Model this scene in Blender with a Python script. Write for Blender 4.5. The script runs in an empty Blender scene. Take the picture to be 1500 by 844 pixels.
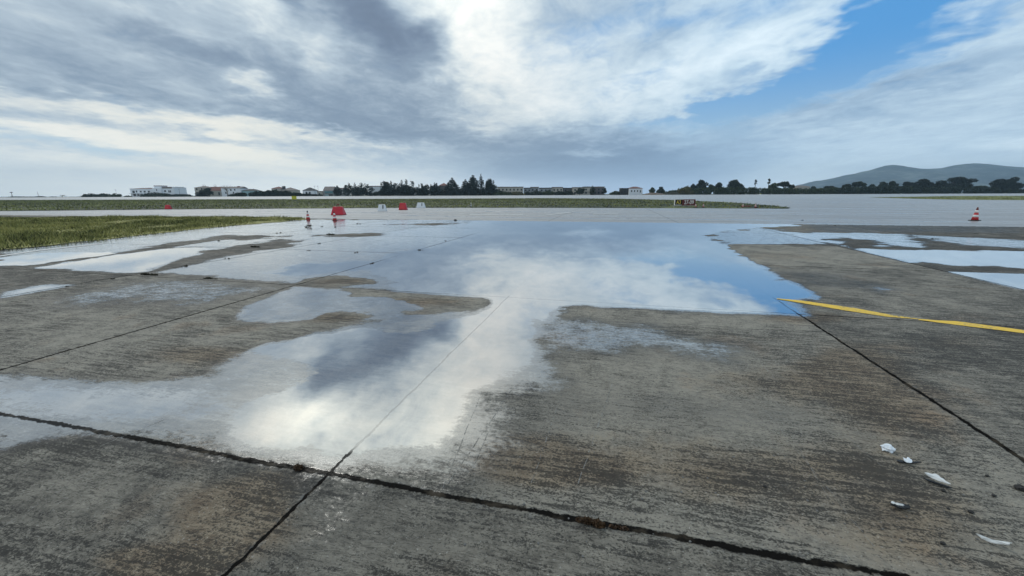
import bpy, bmesh, math, random
import numpy as np
from mathutils import Vector, Matrix, noise as mnoise
random.seed(7); np.random.seed(7)
sc = bpy.context.scene
col = sc.collection

# ------------------------------------------------------------------ camera
F_PX, W, H, CAM_H = 587.0, 1500.0, 844.0, 1.6
PITCH, ROLL = math.radians(13.15), math.radians(0.23)
fw = Vector((0, math.cos(PITCH), -math.sin(PITCH))); r0 = Vector((1, 0, 0)); u0 = r0.cross(fw)
RV = math.cos(ROLL)*r0 - math.sin(ROLL)*u0
UV = math.sin(ROLL)*r0 + math.cos(ROLL)*u0
cam_d = bpy.data.cameras.new('camera'); cam = bpy.data.objects.new('camera', cam_d); col.objects.link(cam)
cam_d.sensor_width = 36.0; cam_d.lens = F_PX/W*36.0; cam_d.clip_start = 0.05; cam_d.clip_end = 20000
m = Matrix((RV, UV, -fw)).transposed().to_4x4(); m.translation = Vector((0, 0, CAM_H)); cam.matrix_world = m
sc.camera = cam

# ------------------------------------------------------------------ sun + exposure
SUN_AZ, SUN_EL = math.radians(-33), math.radians(47)
sd = bpy.data.lights.new('sun', 'SUN'); sd.energy = .7; sd.angle = math.radians(12); sd.color = (1.0, 0.95, 0.86)
sun = bpy.data.objects.new('sun', sd); col.objects.link(sun)
sdir = Vector((math.sin(SUN_AZ)*math.cos(SUN_EL), math.cos(SUN_AZ)*math.cos(SUN_EL), math.sin(SUN_EL)))
sun.rotation_euler = sdir.to_track_quat('Z', 'Y').to_euler()
sc.view_settings.view_transform = 'Standard'; sc.view_settings.look = 'None'
sc.view_settings.exposure = 0.18; sc.view_settings.gamma = 1.0
sc.render.engine = 'CYCLES'
sc.cycles.max_bounces = 5; sc.cycles.diffuse_bounces = 2; sc.cycles.glossy_bounces = 3
sc.cycles.transparent_max_bounces = 4; sc.cycles.volume_bounces = 0; sc.cycles.use_denoising = True
sc.cycles.sample_clamp_indirect = 6.0

# ------------------------------------------------------------------ pixel <-> place helpers (authoring coordinates)
def rayd(x, y):
    d = fw*F_PX + RV*(x-W/2) - UV*(y-H/2); return d.normalized()
def at(x, y):
    d = rayd(x, y); t = -CAM_H/d.z; return d.x*t, d.y*t
def gz(Y):
    return 0.0 if Y < 170 else 0.8*min(1.0, (Y-170)/170.0)
def P3(x, y, Y):
    d = rayd(x, y); t = Y/d.y; return Vector((d.x*t, Y, CAM_H+d.z*t))
def azel(x, y):
    d = rayd(x, y); return math.degrees(math.atan2(d.x, d.y)), math.degrees(math.asin(d.z))

# ------------------------------------------------------------------ node helper
class NT:
    def __init__(s, tree): s.t = tree; s.n = tree.nodes; s.l = tree.links
    def node(s, typ, **kw):
        n = s.n.new(typ)
        for k, v in kw.items(): setattr(n, k, v)
        return n
    def put(s, sock, v):
        if isinstance(v, bpy.types.NodeSocket): s.l.new(v, sock)
        elif v is not None:
            if sock.type == 'RGBA' and len(v) == 3: v = (*v, 1)
            sock.default_value = v
    def m(s, op, a, b=None, c=None, clamp=False):
        n = s.node('ShaderNodeMath', operation=op, use_clamp=clamp)
        for i, v in enumerate((a, b, c)):
            if v is not None: s.put(n.inputs[i], v)
        return n.outputs[0]
    def v(s, op, a, b=None, out=0):
        n = s.node('ShaderNodeVectorMath', operation=op)
        s.put(n.inputs[0], a)
        if b is not None:
            s.put(n.inputs[3] if op == 'SCALE' else n.inputs[1], b)
        return n.outputs[out]
    def xyz(s, a):
        n = s.node('ShaderNodeSeparateXYZ'); s.put(n.inputs[0], a); return n.outputs
    def comb(s, a, b, c=0.0):
        n = s.node('ShaderNodeCombineXYZ'); s.put(n.inputs[0], a); s.put(n.inputs[1], b); s.put(n.inputs[2], c); return n.outputs[0]
    def noise(s, vec, scale, detail=4, rough=.55, dist=0.0, color=False):
        n = s.node('ShaderNodeTexNoise'); s.put(n.inputs['Vector'], vec)
        n.inputs['Scale'].default_value = scale; n.inputs['Detail'].default_value = detail
        n.inputs['Roughness'].default_value = rough; n.inputs['Distortion'].default_value = dist
        return n.outputs['Color' if color else 'Fac']
    def mapping(s, vec, loc=(0, 0, 0), rot=(0, 0, 0), scale=(1, 1, 1), typ='POINT'):
        n = s.node('ShaderNodeMapping', vector_type=typ); s.put(n.inputs[0], vec)
        n.inputs[1].default_value = loc; n.inputs[2].default_value = rot; n.inputs[3].default_value = scale
        return n.outputs[0]
    def ramp(s, fac, stops, interp='LINEAR'):
        n = s.node('ShaderNodeValToRGB'); s.put(n.inputs[0], fac); e = n.color_ramp.elements
        n.color_ramp.interpolation = interp
        while len(e) < len(stops): e.new(0.5)
        for k, (p, c) in zip(e, stops):
            k.position = p; k.color = (*c, 1) if not isinstance(c, (int, float)) else (c, c, c, 1)
        return n.outputs[0]
    def sstep(s, x, a, b):
        n = s.node('ShaderNodeMapRange', interpolation_type='SMOOTHSTEP'); s.put(n.inputs[0], x)
        s.put(n.inputs[1], a); s.put(n.inputs[2], b); return n.outputs[0]
    def mix(s, f, a, b, blend='MIX'):
        n = s.node('ShaderNodeMix', data_type='RGBA', blend_type=blend)
        s.put(n.inputs[0], f); s.put(n.inputs[6], a); s.put(n.inputs[7], b); return n.outputs[2]
    def mixf(s, f, a, b):
        n = s.node('ShaderNodeMix', data_type='FLOAT')
        s.put(n.inputs[0], f); s.put(n.inputs[2], a); s.put(n.inputs[3], b); return n.outputs[0]

# ------------------------------------------------------------------ sky (world): clear Nishita sky behind a broken cloud deck
world = bpy.data.worlds.new('World'); sc.world = world; world.use_nodes = True
wt = NT(world.node_tree); wt.n.clear()
wo = wt.node('ShaderNodeOutputWorld'); bg = wt.node('ShaderNodeBackground'); wt.l.new(bg.outputs[0], wo.inputs[0])
SKY_STRENGTH = 0.1
bg.inputs[1].default_value = SKY_STRENGTH
world.cycles.sampling_method = 'MANUAL'; world.cycles.sample_map_resolution = 256
sky = wt.node('ShaderNodeTexSky', sky_type='NISHITA', sun_disc=False, sun_elevation=SUN_EL, sun_rotation=SUN_AZ)
tc = wt.node('ShaderNodeTexCoord'); D = wt.v('NORMALIZE', tc.outputs['Generated'])
dx, dy, dz = wt.xyz(D)
az = wt.m('MULTIPLY', wt.m('ARCTAN2', dx, dy), 57.29578)
el = wt.m('MULTIPLY', wt.m('ARCSINE', dz), 57.29578)
elp = wt.m('MAXIMUM', dz, 0.0)
den = wt.m('ADD', elp, 0.13)
cp = wt.comb(wt.m('DIVIDE', dx, den), wt.m('DIVIDE', dy, den), 0.0)     # coordinates on the cloud deck
# warped azimuth / elevation so the cloud banks get ragged outlines
wn = wt.v('SUBTRACT', wt.noise(cp, 1.6, 4, .62, color=True), (0.5, 0.5, 0.5))
wn2 = wt.v('SUBTRACT', wt.noise(cp, 6.0, 3, .62, color=True), (0.5, 0.5, 0.5))
warp = wt.v('ADD', wt.v('MULTIPLY', wn, (15.0, 8.0, 0)), wt.v('MULTIPLY', wn2, (5.0, 2.6, 0)))
elw = wt.m('MULTIPLY', el, 1.0)
ae = wt.comb(az, el, 0.0)
damp = wt.m('ADD', wt.m('MULTIPLY', wt.sstep(el, 0.0, 14.0), 0.85), 0.15)
aex, aey, _ = wt.xyz(wt.v('ADD', ae, wt.v('SCALE', warp, damp)))
def blob(acc, x, y, sx, sy, slope, amp):
    """soft bank of cloud: centre, half sizes and streak slope"""
    a0, e0 = azel(x, y)
    ax, ex = azel(x+20, y); ay, ey = azel(x, y+20)
    kx, ky = (ax-a0)/20.0, (e0-ey)/20.0
    ang = math.atan2(-slope*ky, kx)
    s = math.hypot(kx, slope*ky)/math.hypot(1, slope)
    loc = wt.mapping(wt.comb(aex, aey, acc), (a0, e0, 0), (0, 0, ang), (sx*s, sy*ky, 1e6), 'TEXTURE')   # z only keeps the sum in order
    q = wt.v('DOT_PRODUCT', loc, loc, out=1)
    return wt.m('MULTIPLY_ADD', wt.m('POWER', 2.718, wt.m('MULTIPLY', q, -1.0)), amp, acc)
BR = [  # brightness of the deck
    (120, 110, 330, 85, .12, -.24), (420, 75, 210, 75, .28, -.20), (590, 50, 80, 55, .5, -.36), (660, 165, 120, 50, .4, -.30),
    (250, 50, 150, 28, .2, -.12), (470, 155, 220, 55, .28, -.18), (560, 195, 170, 28, .1, -.18), (60, 20, 130, 40, .1, .04), (60, 95, 140, 22, .1, -.10), (330, 85, 200, 22, .3, -.12),
    (375, 122, 46, 20, .15, .42), (400, 8, 26, 30, .6, .14), (480, 75, 40, 20, .3, .2), (230, 20, 60, 20, .2, .10),
    (160, 160, 220, 16, .10, .30), (120, 197, 200, 10, .10, .40), (330, 222, 120, 8, .12, .32), (310, 192, 60, 7, .1, .26), (500, 205, 190, 9, .08, .26),
    (420, 250, 160, 8, .05, .2), (150, 240, 160, 8, .05, .16), (90, 215, 200, 10, .07, -.05), (330, 236, 140, 6, .05, -.06), (420, 178, 120, 7, .1, -.12),
    (700, 60, 60, 90, .1, .30), (770, 120, 90, 70, -.1, .22), (690, 200, 70, 26, 0, .12), (900, 140, 140, 50, -.35, .14), (1000, 100, 160, 30, -.4, .12),
    (1130, 60, 100, 18, -.35, .2), (700, 180, 40, 16, .2, .25), (860, 25, 100, 40, -.2, -.16), (960, 60, 90, 22, -.3, -.12), (810, 60, 40, 60, 0, -.08),
    (850, 215, 190, 28, .04, -.36), (900, 250, 160, 26, 0, -.34), (760, 250, 90, 22, 0, -.22), (1010, 200, 130, 22, -.1, -.16), (1040, 255, 90, 22, 0, -.16),
    (1080, 165, 120, 12, -.15, .22), (1010, 205, 90, 9, -.05, .16),
    (1400, 30, 120, 28, -.3, .06), (1420, 100, 160, 22, -.15, -.14), (1250, 150, 170, 22, -.1, -.18), (1350, 180, 160, 12, 0, .08), (1450, 130, 120, 14, -.1, .05),
    (1300, 225, 220, 22, 0, .06), (1480, 210, 60, 10, 0, .2), (1120, 255, 110, 18, -.05, .10), (860, 226, 45, 5, 0, .28),
    # banks above the top of the picture, seen in the water
    (520, 0, 120, 42, .5, -.5), (430, -50, 60, 30, .3, -.25), (680, -90, 120, 80, 0, .30), (340, -150, 120, 60, 0, .28), (560, -210, 190, 75, 0, .18), (150, -110, 170, 70, .1, .04), (-80, -70, 150, 50, 0, -.06), (900, -120, 140, 80, 0, -.1)]
GAP = [  # holes showing blue
    (1320, 12, 120, 32, -.5, 1.1), (1240, 72, 150, 44, -.55, 1.3), (1160, 115, 140, 34, -.5, 1.15), (1060, 155, 120, 18, -.25, .95), (960, 175, 60, 8, -.2, .5), (1390, 45, 80, 16, -.15, .7),
    (1290, 110, 100, 16, -.3, .6), (965, 95, 110, 12, -.4, .36), (900, 30, 100, 35, -.5, .40), (1000, 20, 90, 16, -.4, .40), (60, 208, 160, 12, .1, .42), (180, 222, 110, 10, .08, .35), (1420, 75, 120, 12, -.2, .42), (1350, 130, 120, 10, -.2, .35),
    (1490, -60, 130, 50, 0, .5), (1200, -60, 130, 50, -.4, .7), (1470, 5, 30, 20, 0, .2), (820, 60, 60, 60, 0, .25)]
acc = wt.m('ADD', 0.65, 0.0)
for a in BR: acc = blob(acc, *a)
gap = wt.m('MULTIPLY', acc, 0.0)
for a in GAP: gap = blob(gap, *a)
# streaks run down the deck: stretched noise in deck coordinates, rotated a little each side
s1 = wt.noise(wt.mapping(cp, (0, 0, 0), (0, 0, .18), (1.35, .85, 1)), 1.5, 6, .62, .5)
s2 = wt.noise(wt.mapping(cp, (3.1, 7.7, 0), (0, 0, -.25), (1.5, 1.05, 1)), 3.8, 6, .64, .7)
s3 = wt.noise(wt.mapping(cp, (9.1, 2.7, 0), (0, 0, .1), (1.2, 1.0, 1)), 10.0, 4, .6, .4)
tex = wt.m('ADD', wt.m('MULTIPLY', wt.m('SUBTRACT', s1, .5), 0.55), wt.m('MULTIPLY', wt.m('SUBTRACT', s2, .5), 0.52))
tex = wt.m('ADD', tex, wt.m('MULTIPLY', wt.m('SUBTRACT', s3, .5), 0.16))
tfade = wt.m('ADD', wt.m('MULTIPLY', wt.sstep(el, 0.0, 10.0), 0.65), 0.35)
bright = wt.m('ADD', acc, wt.m('MULTIPLY', tex, tfade))
cloud = wt.ramp(wt.m('DIVIDE', wt.m('ADD', bright, .3), 1.3), [(0.0, (.125, .165, .235)), (.23, (.17, .225, .315)), (.42, (.25, .322, .415)), (.615, (.41, .495, .575)), (.81, (.64, .70, .725)), (1.0, (.86, .87, .845))])
# warm low light on the left, under the deck
warm = wt.m('MULTIPLY', wt.m('POWER', 2.718, wt.m('MULTIPLY', wt.m('POWER', wt.m('DIVIDE', wt.m('ADD', az, 32.0), 26.0), 2.0), -1.0)), wt.m('SUBTRACT', 1.0, wt.sstep(el, 3.0, 18.0)))
warmb = wt.m('MULTIPLY', warm, wt.sstep(bright, .4, .9))
cloud = wt.mix(wt.m('MULTIPLY', warmb, .75), cloud, (.86, .82, .70))
cloud = wt.mix(wt.sstep(az, -8.0, 30.0), cloud, wt.v('MULTIPLY', cloud, (.86, 1.0, 1.13)))
# haze whitening close to the horizon
hz = wt.m('SUBTRACT', 1.0, wt.sstep(el, -0.5, 5.0))
leftw = wt.sstep(az, 15.0, -25.0)
rightw = wt.sstep(az, 20.0, 36.0)
hcol = wt.mix(leftw, (.37, .50, .70), (.84, .875, .86)); hcol = wt.mix(rightw, hcol, (.68, .80, .88))
cloud = wt.mix(wt.m('MULTIPLY', hz, .7), cloud, hcol)
# thickness -> how much blue shows
thick = wt.m('SUBTRACT', wt.m('ADD', 1.0, wt.m('MULTIPLY', tex, 1.5)), gap)
alpha = wt.sstep(thick, -0.15, 0.95)
blue = wt.mix(wt.sstep(el, 2.0, 16.0), (3.9, 5.6, 6.8), (.50, 3.0, 6.9))
blue = wt.mix(0.8, sky.outputs[0], blue)
cl10 = wt.v('SCALE', cloud, 1.0/SKY_STRENGTH)
skyc = wt.mix(alpha, blue, cl10)
# veiled sun: bright core behind the deck and a broad glow around it
def glow(a0, e0, s, amp):
    vx, vz, vy = math.sin(math.radians(a0))*math.cos(math.radians(e0)), math.sin(math.radians(e0)), math.cos(math.radians(a0))*math.cos(math.radians(e0))
    dp = wt.v('DOT_PRODUCT', D, (vx, vy, vz), out=1)
    ang2 = wt.m('MULTIPLY', wt.m('SUBTRACT', 1.0, dp), 2*57.2958**2)
    return wt.m('MULTIPLY', wt.m('POWER', 2.718, wt.m('DIVIDE', ang2, -s*s)), amp)
G = wt.m('ADD', wt.m('ADD', glow(-29.5, 28, 4.2, .75), glow(-14, 35, 10, .9)), wt.m('ADD', glow(-31, 32, 9, .35), glow(-30, 42, 24, .45)))
Gm = wt.m('MULTIPLY', G, wt.m('ADD', .08, wt.m('MULTIPLY', wt.sstep(bright, .25, .95), 1.05)))
gl = wt.mix(1.0, skyc, wt.v('SCALE', (1.0, .93, .76), Gm), 'MULTIPLY')
fin = wt.v('ADD', skyc, gl)
fin = wt.v('SCALE', fin, wt.m('ADD', 1.0, wt.m('MULTIPLY', wt.m('SUBTRACT', 1.0, wt.sstep(el, 0.0, 9.0)), wt.m('ADD', .24, wt.m('MULTIPLY', leftw, .16)))))
# below the horizon the world only backs up the ground
fin = wt.mix(wt.sstep(el, -0.6, -2.0), fin, (1.2, 1.3, 1.35))
wt.l.new(fin, bg.inputs[0])
#SKYEND

# ------------------------------------------------------------------ mesh / object helpers
def tag(o, label=None, cat=None, group=None, kind=None):
    if label: o['label'] = label
    if cat: o['category'] = cat
    if group: o['group'] = group
    if kind: o['kind'] = kind
    return o
def link(name, verts, faces, mat, parent=None, smooth=False, loc=None):
    me = bpy.data.meshes.new(name); me.from_pydata([tuple(v) for v in verts], [], faces)
    for mt in (mat if isinstance(mat, (list, tuple)) else [mat]): me.materials.append(mt)
    if smooth: me.polygons.foreach_set('use_smooth', [True]*len(me.polygons))
    o = bpy.data.objects.new(name, me); col.objects.link(o)
    if parent: o.parent = parent
    if loc is not None: o.location = loc
    return o
def link_np(name, V, Fq, mat, parent=None, loc=None, smooth=False):
    V = np.asarray(V, np.float32); Fq = np.asarray(Fq, np.int32); k = Fq.shape[1]
    me = bpy.data.meshes.new(name); me.vertices.add(len(V)); me.vertices.foreach_set('co', V.ravel())
    me.loops.add(Fq.size); me.loops.foreach_set('vertex_index', Fq.ravel())
    me.polygons.add(len(Fq)); me.polygons.foreach_set('loop_start', np.arange(0, Fq.size, k, dtype=np.int32))
    me.polygons.foreach_set('loop_total', np.full(len(Fq), k, np.int32))
    if smooth: me.polygons.foreach_set('use_smooth', np.ones(len(Fq), bool))
    me.update(calc_edges=True); me.materials.append(mat)
    o = bpy.data.objects.new(name, me); col.objects.link(o)
    if parent: o.parent = parent
    if loc is not None: o.location = loc
    return o
def empty(name, loc, label, cat, group=None, rz=0.0):
    o = bpy.data.objects.new(name, None); col.objects.link(o); o.location = loc; o.rotation_euler.z = rz
    o.empty_display_size = .2
    return tag(o, label, cat, group)
class MB:
    def __init__(s): s.V = []; s.F = []
    def add(s, vs, fs):
        b = len(s.V); s.V += [tuple(v) for v in vs]; s.F += [tuple(i+b for i in f) for f in fs]; return s
    def box(s, x0, x1, y0, y1, z0, z1, tx=1.0, ty=1.0):
        cx, cy = (x0+x1)/2, (y0+y1)/2
        v = [(x, y, z0) for x, y in ((x0, y0), (x1, y0), (x1, y1), (x0, y1))]
        v += [(cx+(x-cx)*tx, cy+(y-cy)*ty, z1) for x, y in ((x0, y0), (x1, y0), (x1, y1), (x0, y1))]
        return s.add(v, [(3, 2, 1, 0), (4, 5, 6, 7), (0, 1, 5, 4), (1, 2, 6, 5), (2, 3, 7, 6), (3, 0, 4, 7)])
    def lathe(s, prof, n=20, cx=0, cy=0):
        b = len(s.V); k = len(prof)
        for r, z in prof:
            for i in range(n): a = 2*math.pi*i/n; s.V.append((cx+r*math.cos(a), cy+r*math.sin(a), z))
        for j in range(k-1):
            for i in range(n): s.F.append((b+j*n+i, b+j*n+(i+1) % n, b+(j+1)*n+(i+1) % n, b+(j+1)*n+i))
        s.F.append(tuple(b+i for i in range(n-1, -1, -1))); s.F.append(tuple(b+(k-1)*n+i for i in range(n)))
        return s
    def tube(s, pts, rad, n=6):
        b = len(s.V); pts = [Vector(p) for p in pts]
        for j, p in enumerate(pts):
            d = (pts[min(j+1, len(pts)-1)]-pts[max(j-1, 0)]).normalized()
            e = d.orthogonal().normalized(); f2 = d.cross(e)
            r = rad[j] if isinstance(rad, (list, tuple)) else rad
            for i in range(n): a = 2*math.pi*i/n; s.V.append(tuple(p+e*r*math.cos(a)+f2*r*math.sin(a)))
        for j in range(len(pts)-1):
            for i in range(n): s.F.append((b+j*n+i, b+j*n+(i+1) % n, b+(j+1)*n+(i+1) % n, b+(j+1)*n+i))
        s.F.append(tuple(b+i for i in range(n-1, -1, -1))); s.F.append(tuple(b+(len(pts)-1)*n+i for i in range(n)))
        return s
    def build(s, name, mat, parent=None, loc=None, smooth=False):
        return link(name, s.V, s.F, mat, parent, smooth, loc)

# ------------------------------------------------------------------ materials
def mat_plain(name, c, rough=.7, var=.25, scale=3.0, bump=.0, ior=1.45):
    mt = bpy.data.materials.new(name); mt.use_nodes = True; t = NT(mt.node_tree); b = t.n['Principled BSDF']
    g = t.node('ShaderNodeTexCoord').outputs['Object']
    n = t.noise(g, scale, 5, .6)
    f = t.m('ADD', 1-var, t.m('MULTIPLY', n, 2*var))
    t.put(b.inputs['Base Color'], t.v('SCALE', c, f))
    t.put(b.inputs['Roughness'], t.m('ADD', rough-.1, t.m('MULTIPLY', n, .2), clamp=True)); b.inputs['IOR'].default_value = ior
    if bump:
        bn = t.node('ShaderNodeBump'); bn.inputs['Strength'].default_value = bump; bn.inputs['Distance'].default_value = .02
        t.l.new(t.noise(g, scale*6, 4), bn.inputs['Height']); t.l.new(bn.outputs[0], b.inputs['Normal'])
    return mt
def mat_leaf(name, dark, light, scale=.35):
    mt = bpy.data.materials.new(name); mt.use_nodes = True; t = NT(mt.node_tree); b = t.n['Principled BSDF']
    g = t.node('ShaderNodeNewGeometry'); rnd = g.outputs['Random Per Island']
    n = t.noise(g.outputs['Position'], scale, 3, .6)
    f = t.m('ADD', t.m('MULTIPLY', rnd, .5), t.m('MULTIPLY', t.sstep(n, .3, .7), .5))
    t.put(b.inputs['Base Color'], t.mix(f, dark, light)); b.inputs['Roughness'].default_value = .65
    b.inputs['Specular IOR Level'].default_value = .25
    return mt
M = {}
M['leaf_dark'] = mat_leaf('dark foliage', (.012, .020, .014), (.03, .045, .02))
M['leaf_cypress'] = mat_leaf('conifer foliage', (.006, .011, .009), (.018, .028, .016))
M['leaf_mid'] = mat_leaf('mid green foliage', (.022, .036, .016), (.065, .085, .03))
M['leaf_olive'] = mat_leaf('yellow green foliage', (.06, .06, .02), (.16, .14, .05))
M['leaf_dry'] = mat_leaf('dry brown weed', (.022, .013, .008), (.10, .055, .025), 8)
M['leaf_weed'] = mat_leaf('dark weed', (.012, .012, .007), (.05, .045, .022), 6)
M['bark'] = mat_plain('bark', (.06, .05, .04), .85)
M['twig'] = mat_plain('bare twigs', (.25, .22, .19), .85)
M['white_wall'] = mat_plain('white render', (.80, .82, .85), .8, .05)
M['beige_wall'] = mat_plain('beige render', (.42, .39, .34), .8, .08)
M['grey_wall'] = mat_plain('grey render', (.26, .27, .28), .8, .1)
M['dark_wall'] = mat_plain('dark render', (.10, .09, .09), .8, .1)
M['cyan_wall'] = mat_plain('pale turquoise render', (.30, .45, .47), .8, .08)
M['roof_red'] = mat_plain('red clay tile', (.17, .075, .06), .8, .25)
M['roof_grey'] = mat_plain('weathered tile', (.20, .17, .155), .8, .2)
M['roof_dark'] = mat_plain('dark roof edge', (.05, .05, .05), .8, .2)
M['glass_dark'] = mat_plain('dark window glass', (.02, .025, .03), .15, .1)
M['glass_teal'] = mat_plain('teal awning', (.10, .22, .24), .6, .1)
M['metal_grey'] = mat_plain('galvanised steel', (.20, .20, .20), .5, .1)
M['cone_red'] = mat_plain('red plastic', (.52, .035, .04), .45, .2, 8)
M['cone_white'] = mat_plain('white reflective plastic', (.72, .70, .68), .5, .12, 8)
M['rubber'] = mat_plain('black rubber', (.02, .018, .018), .7, .2)
M['dirty_red'] = mat_plain('dirty red brown plastic', (.16, .045, .035), .7, .35, 9)
M['marker_red'] = mat_plain('red marker plastic', (.48, .012, .03), .4, .25, 4)
M['marker_white'] = mat_plain('white marker plastic', (.66, .67, .68), .5, .1, 4)
M['black'] = mat_plain('black paint', (.012, .012, .013), .6, .1)
M['sign_red'] = mat_plain('red sign face', (.10, .008, .012), .5, .12)
M['sign_white'] = mat_plain('white sign lettering', (.75, .73, .68), .5, .03)
M['sign_yellow'] = mat_plain('yellow sign paint', (.62, .46, .06), .5, .05)
M['sign_lime'] = mat_plain('faded yellow sign face', (.55, .52, .05), .5, .08)
M['stone'] = mat_plain('dark grit stone', (.03, .028, .026), .8, .3, 20, .4)
M['paper'] = mat_plain('crumpled white paper', (.72, .76, .80), .8, .08, 30)
M['plastic_white'] = mat_plain('white plastic shard', (.70, .70, .68), .45, .1, 30)
M['soil'] = mat_plain('earth bank', (.16, .12, .09), .9, .3, .4)
#GROUND
exec_ground = True

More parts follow.
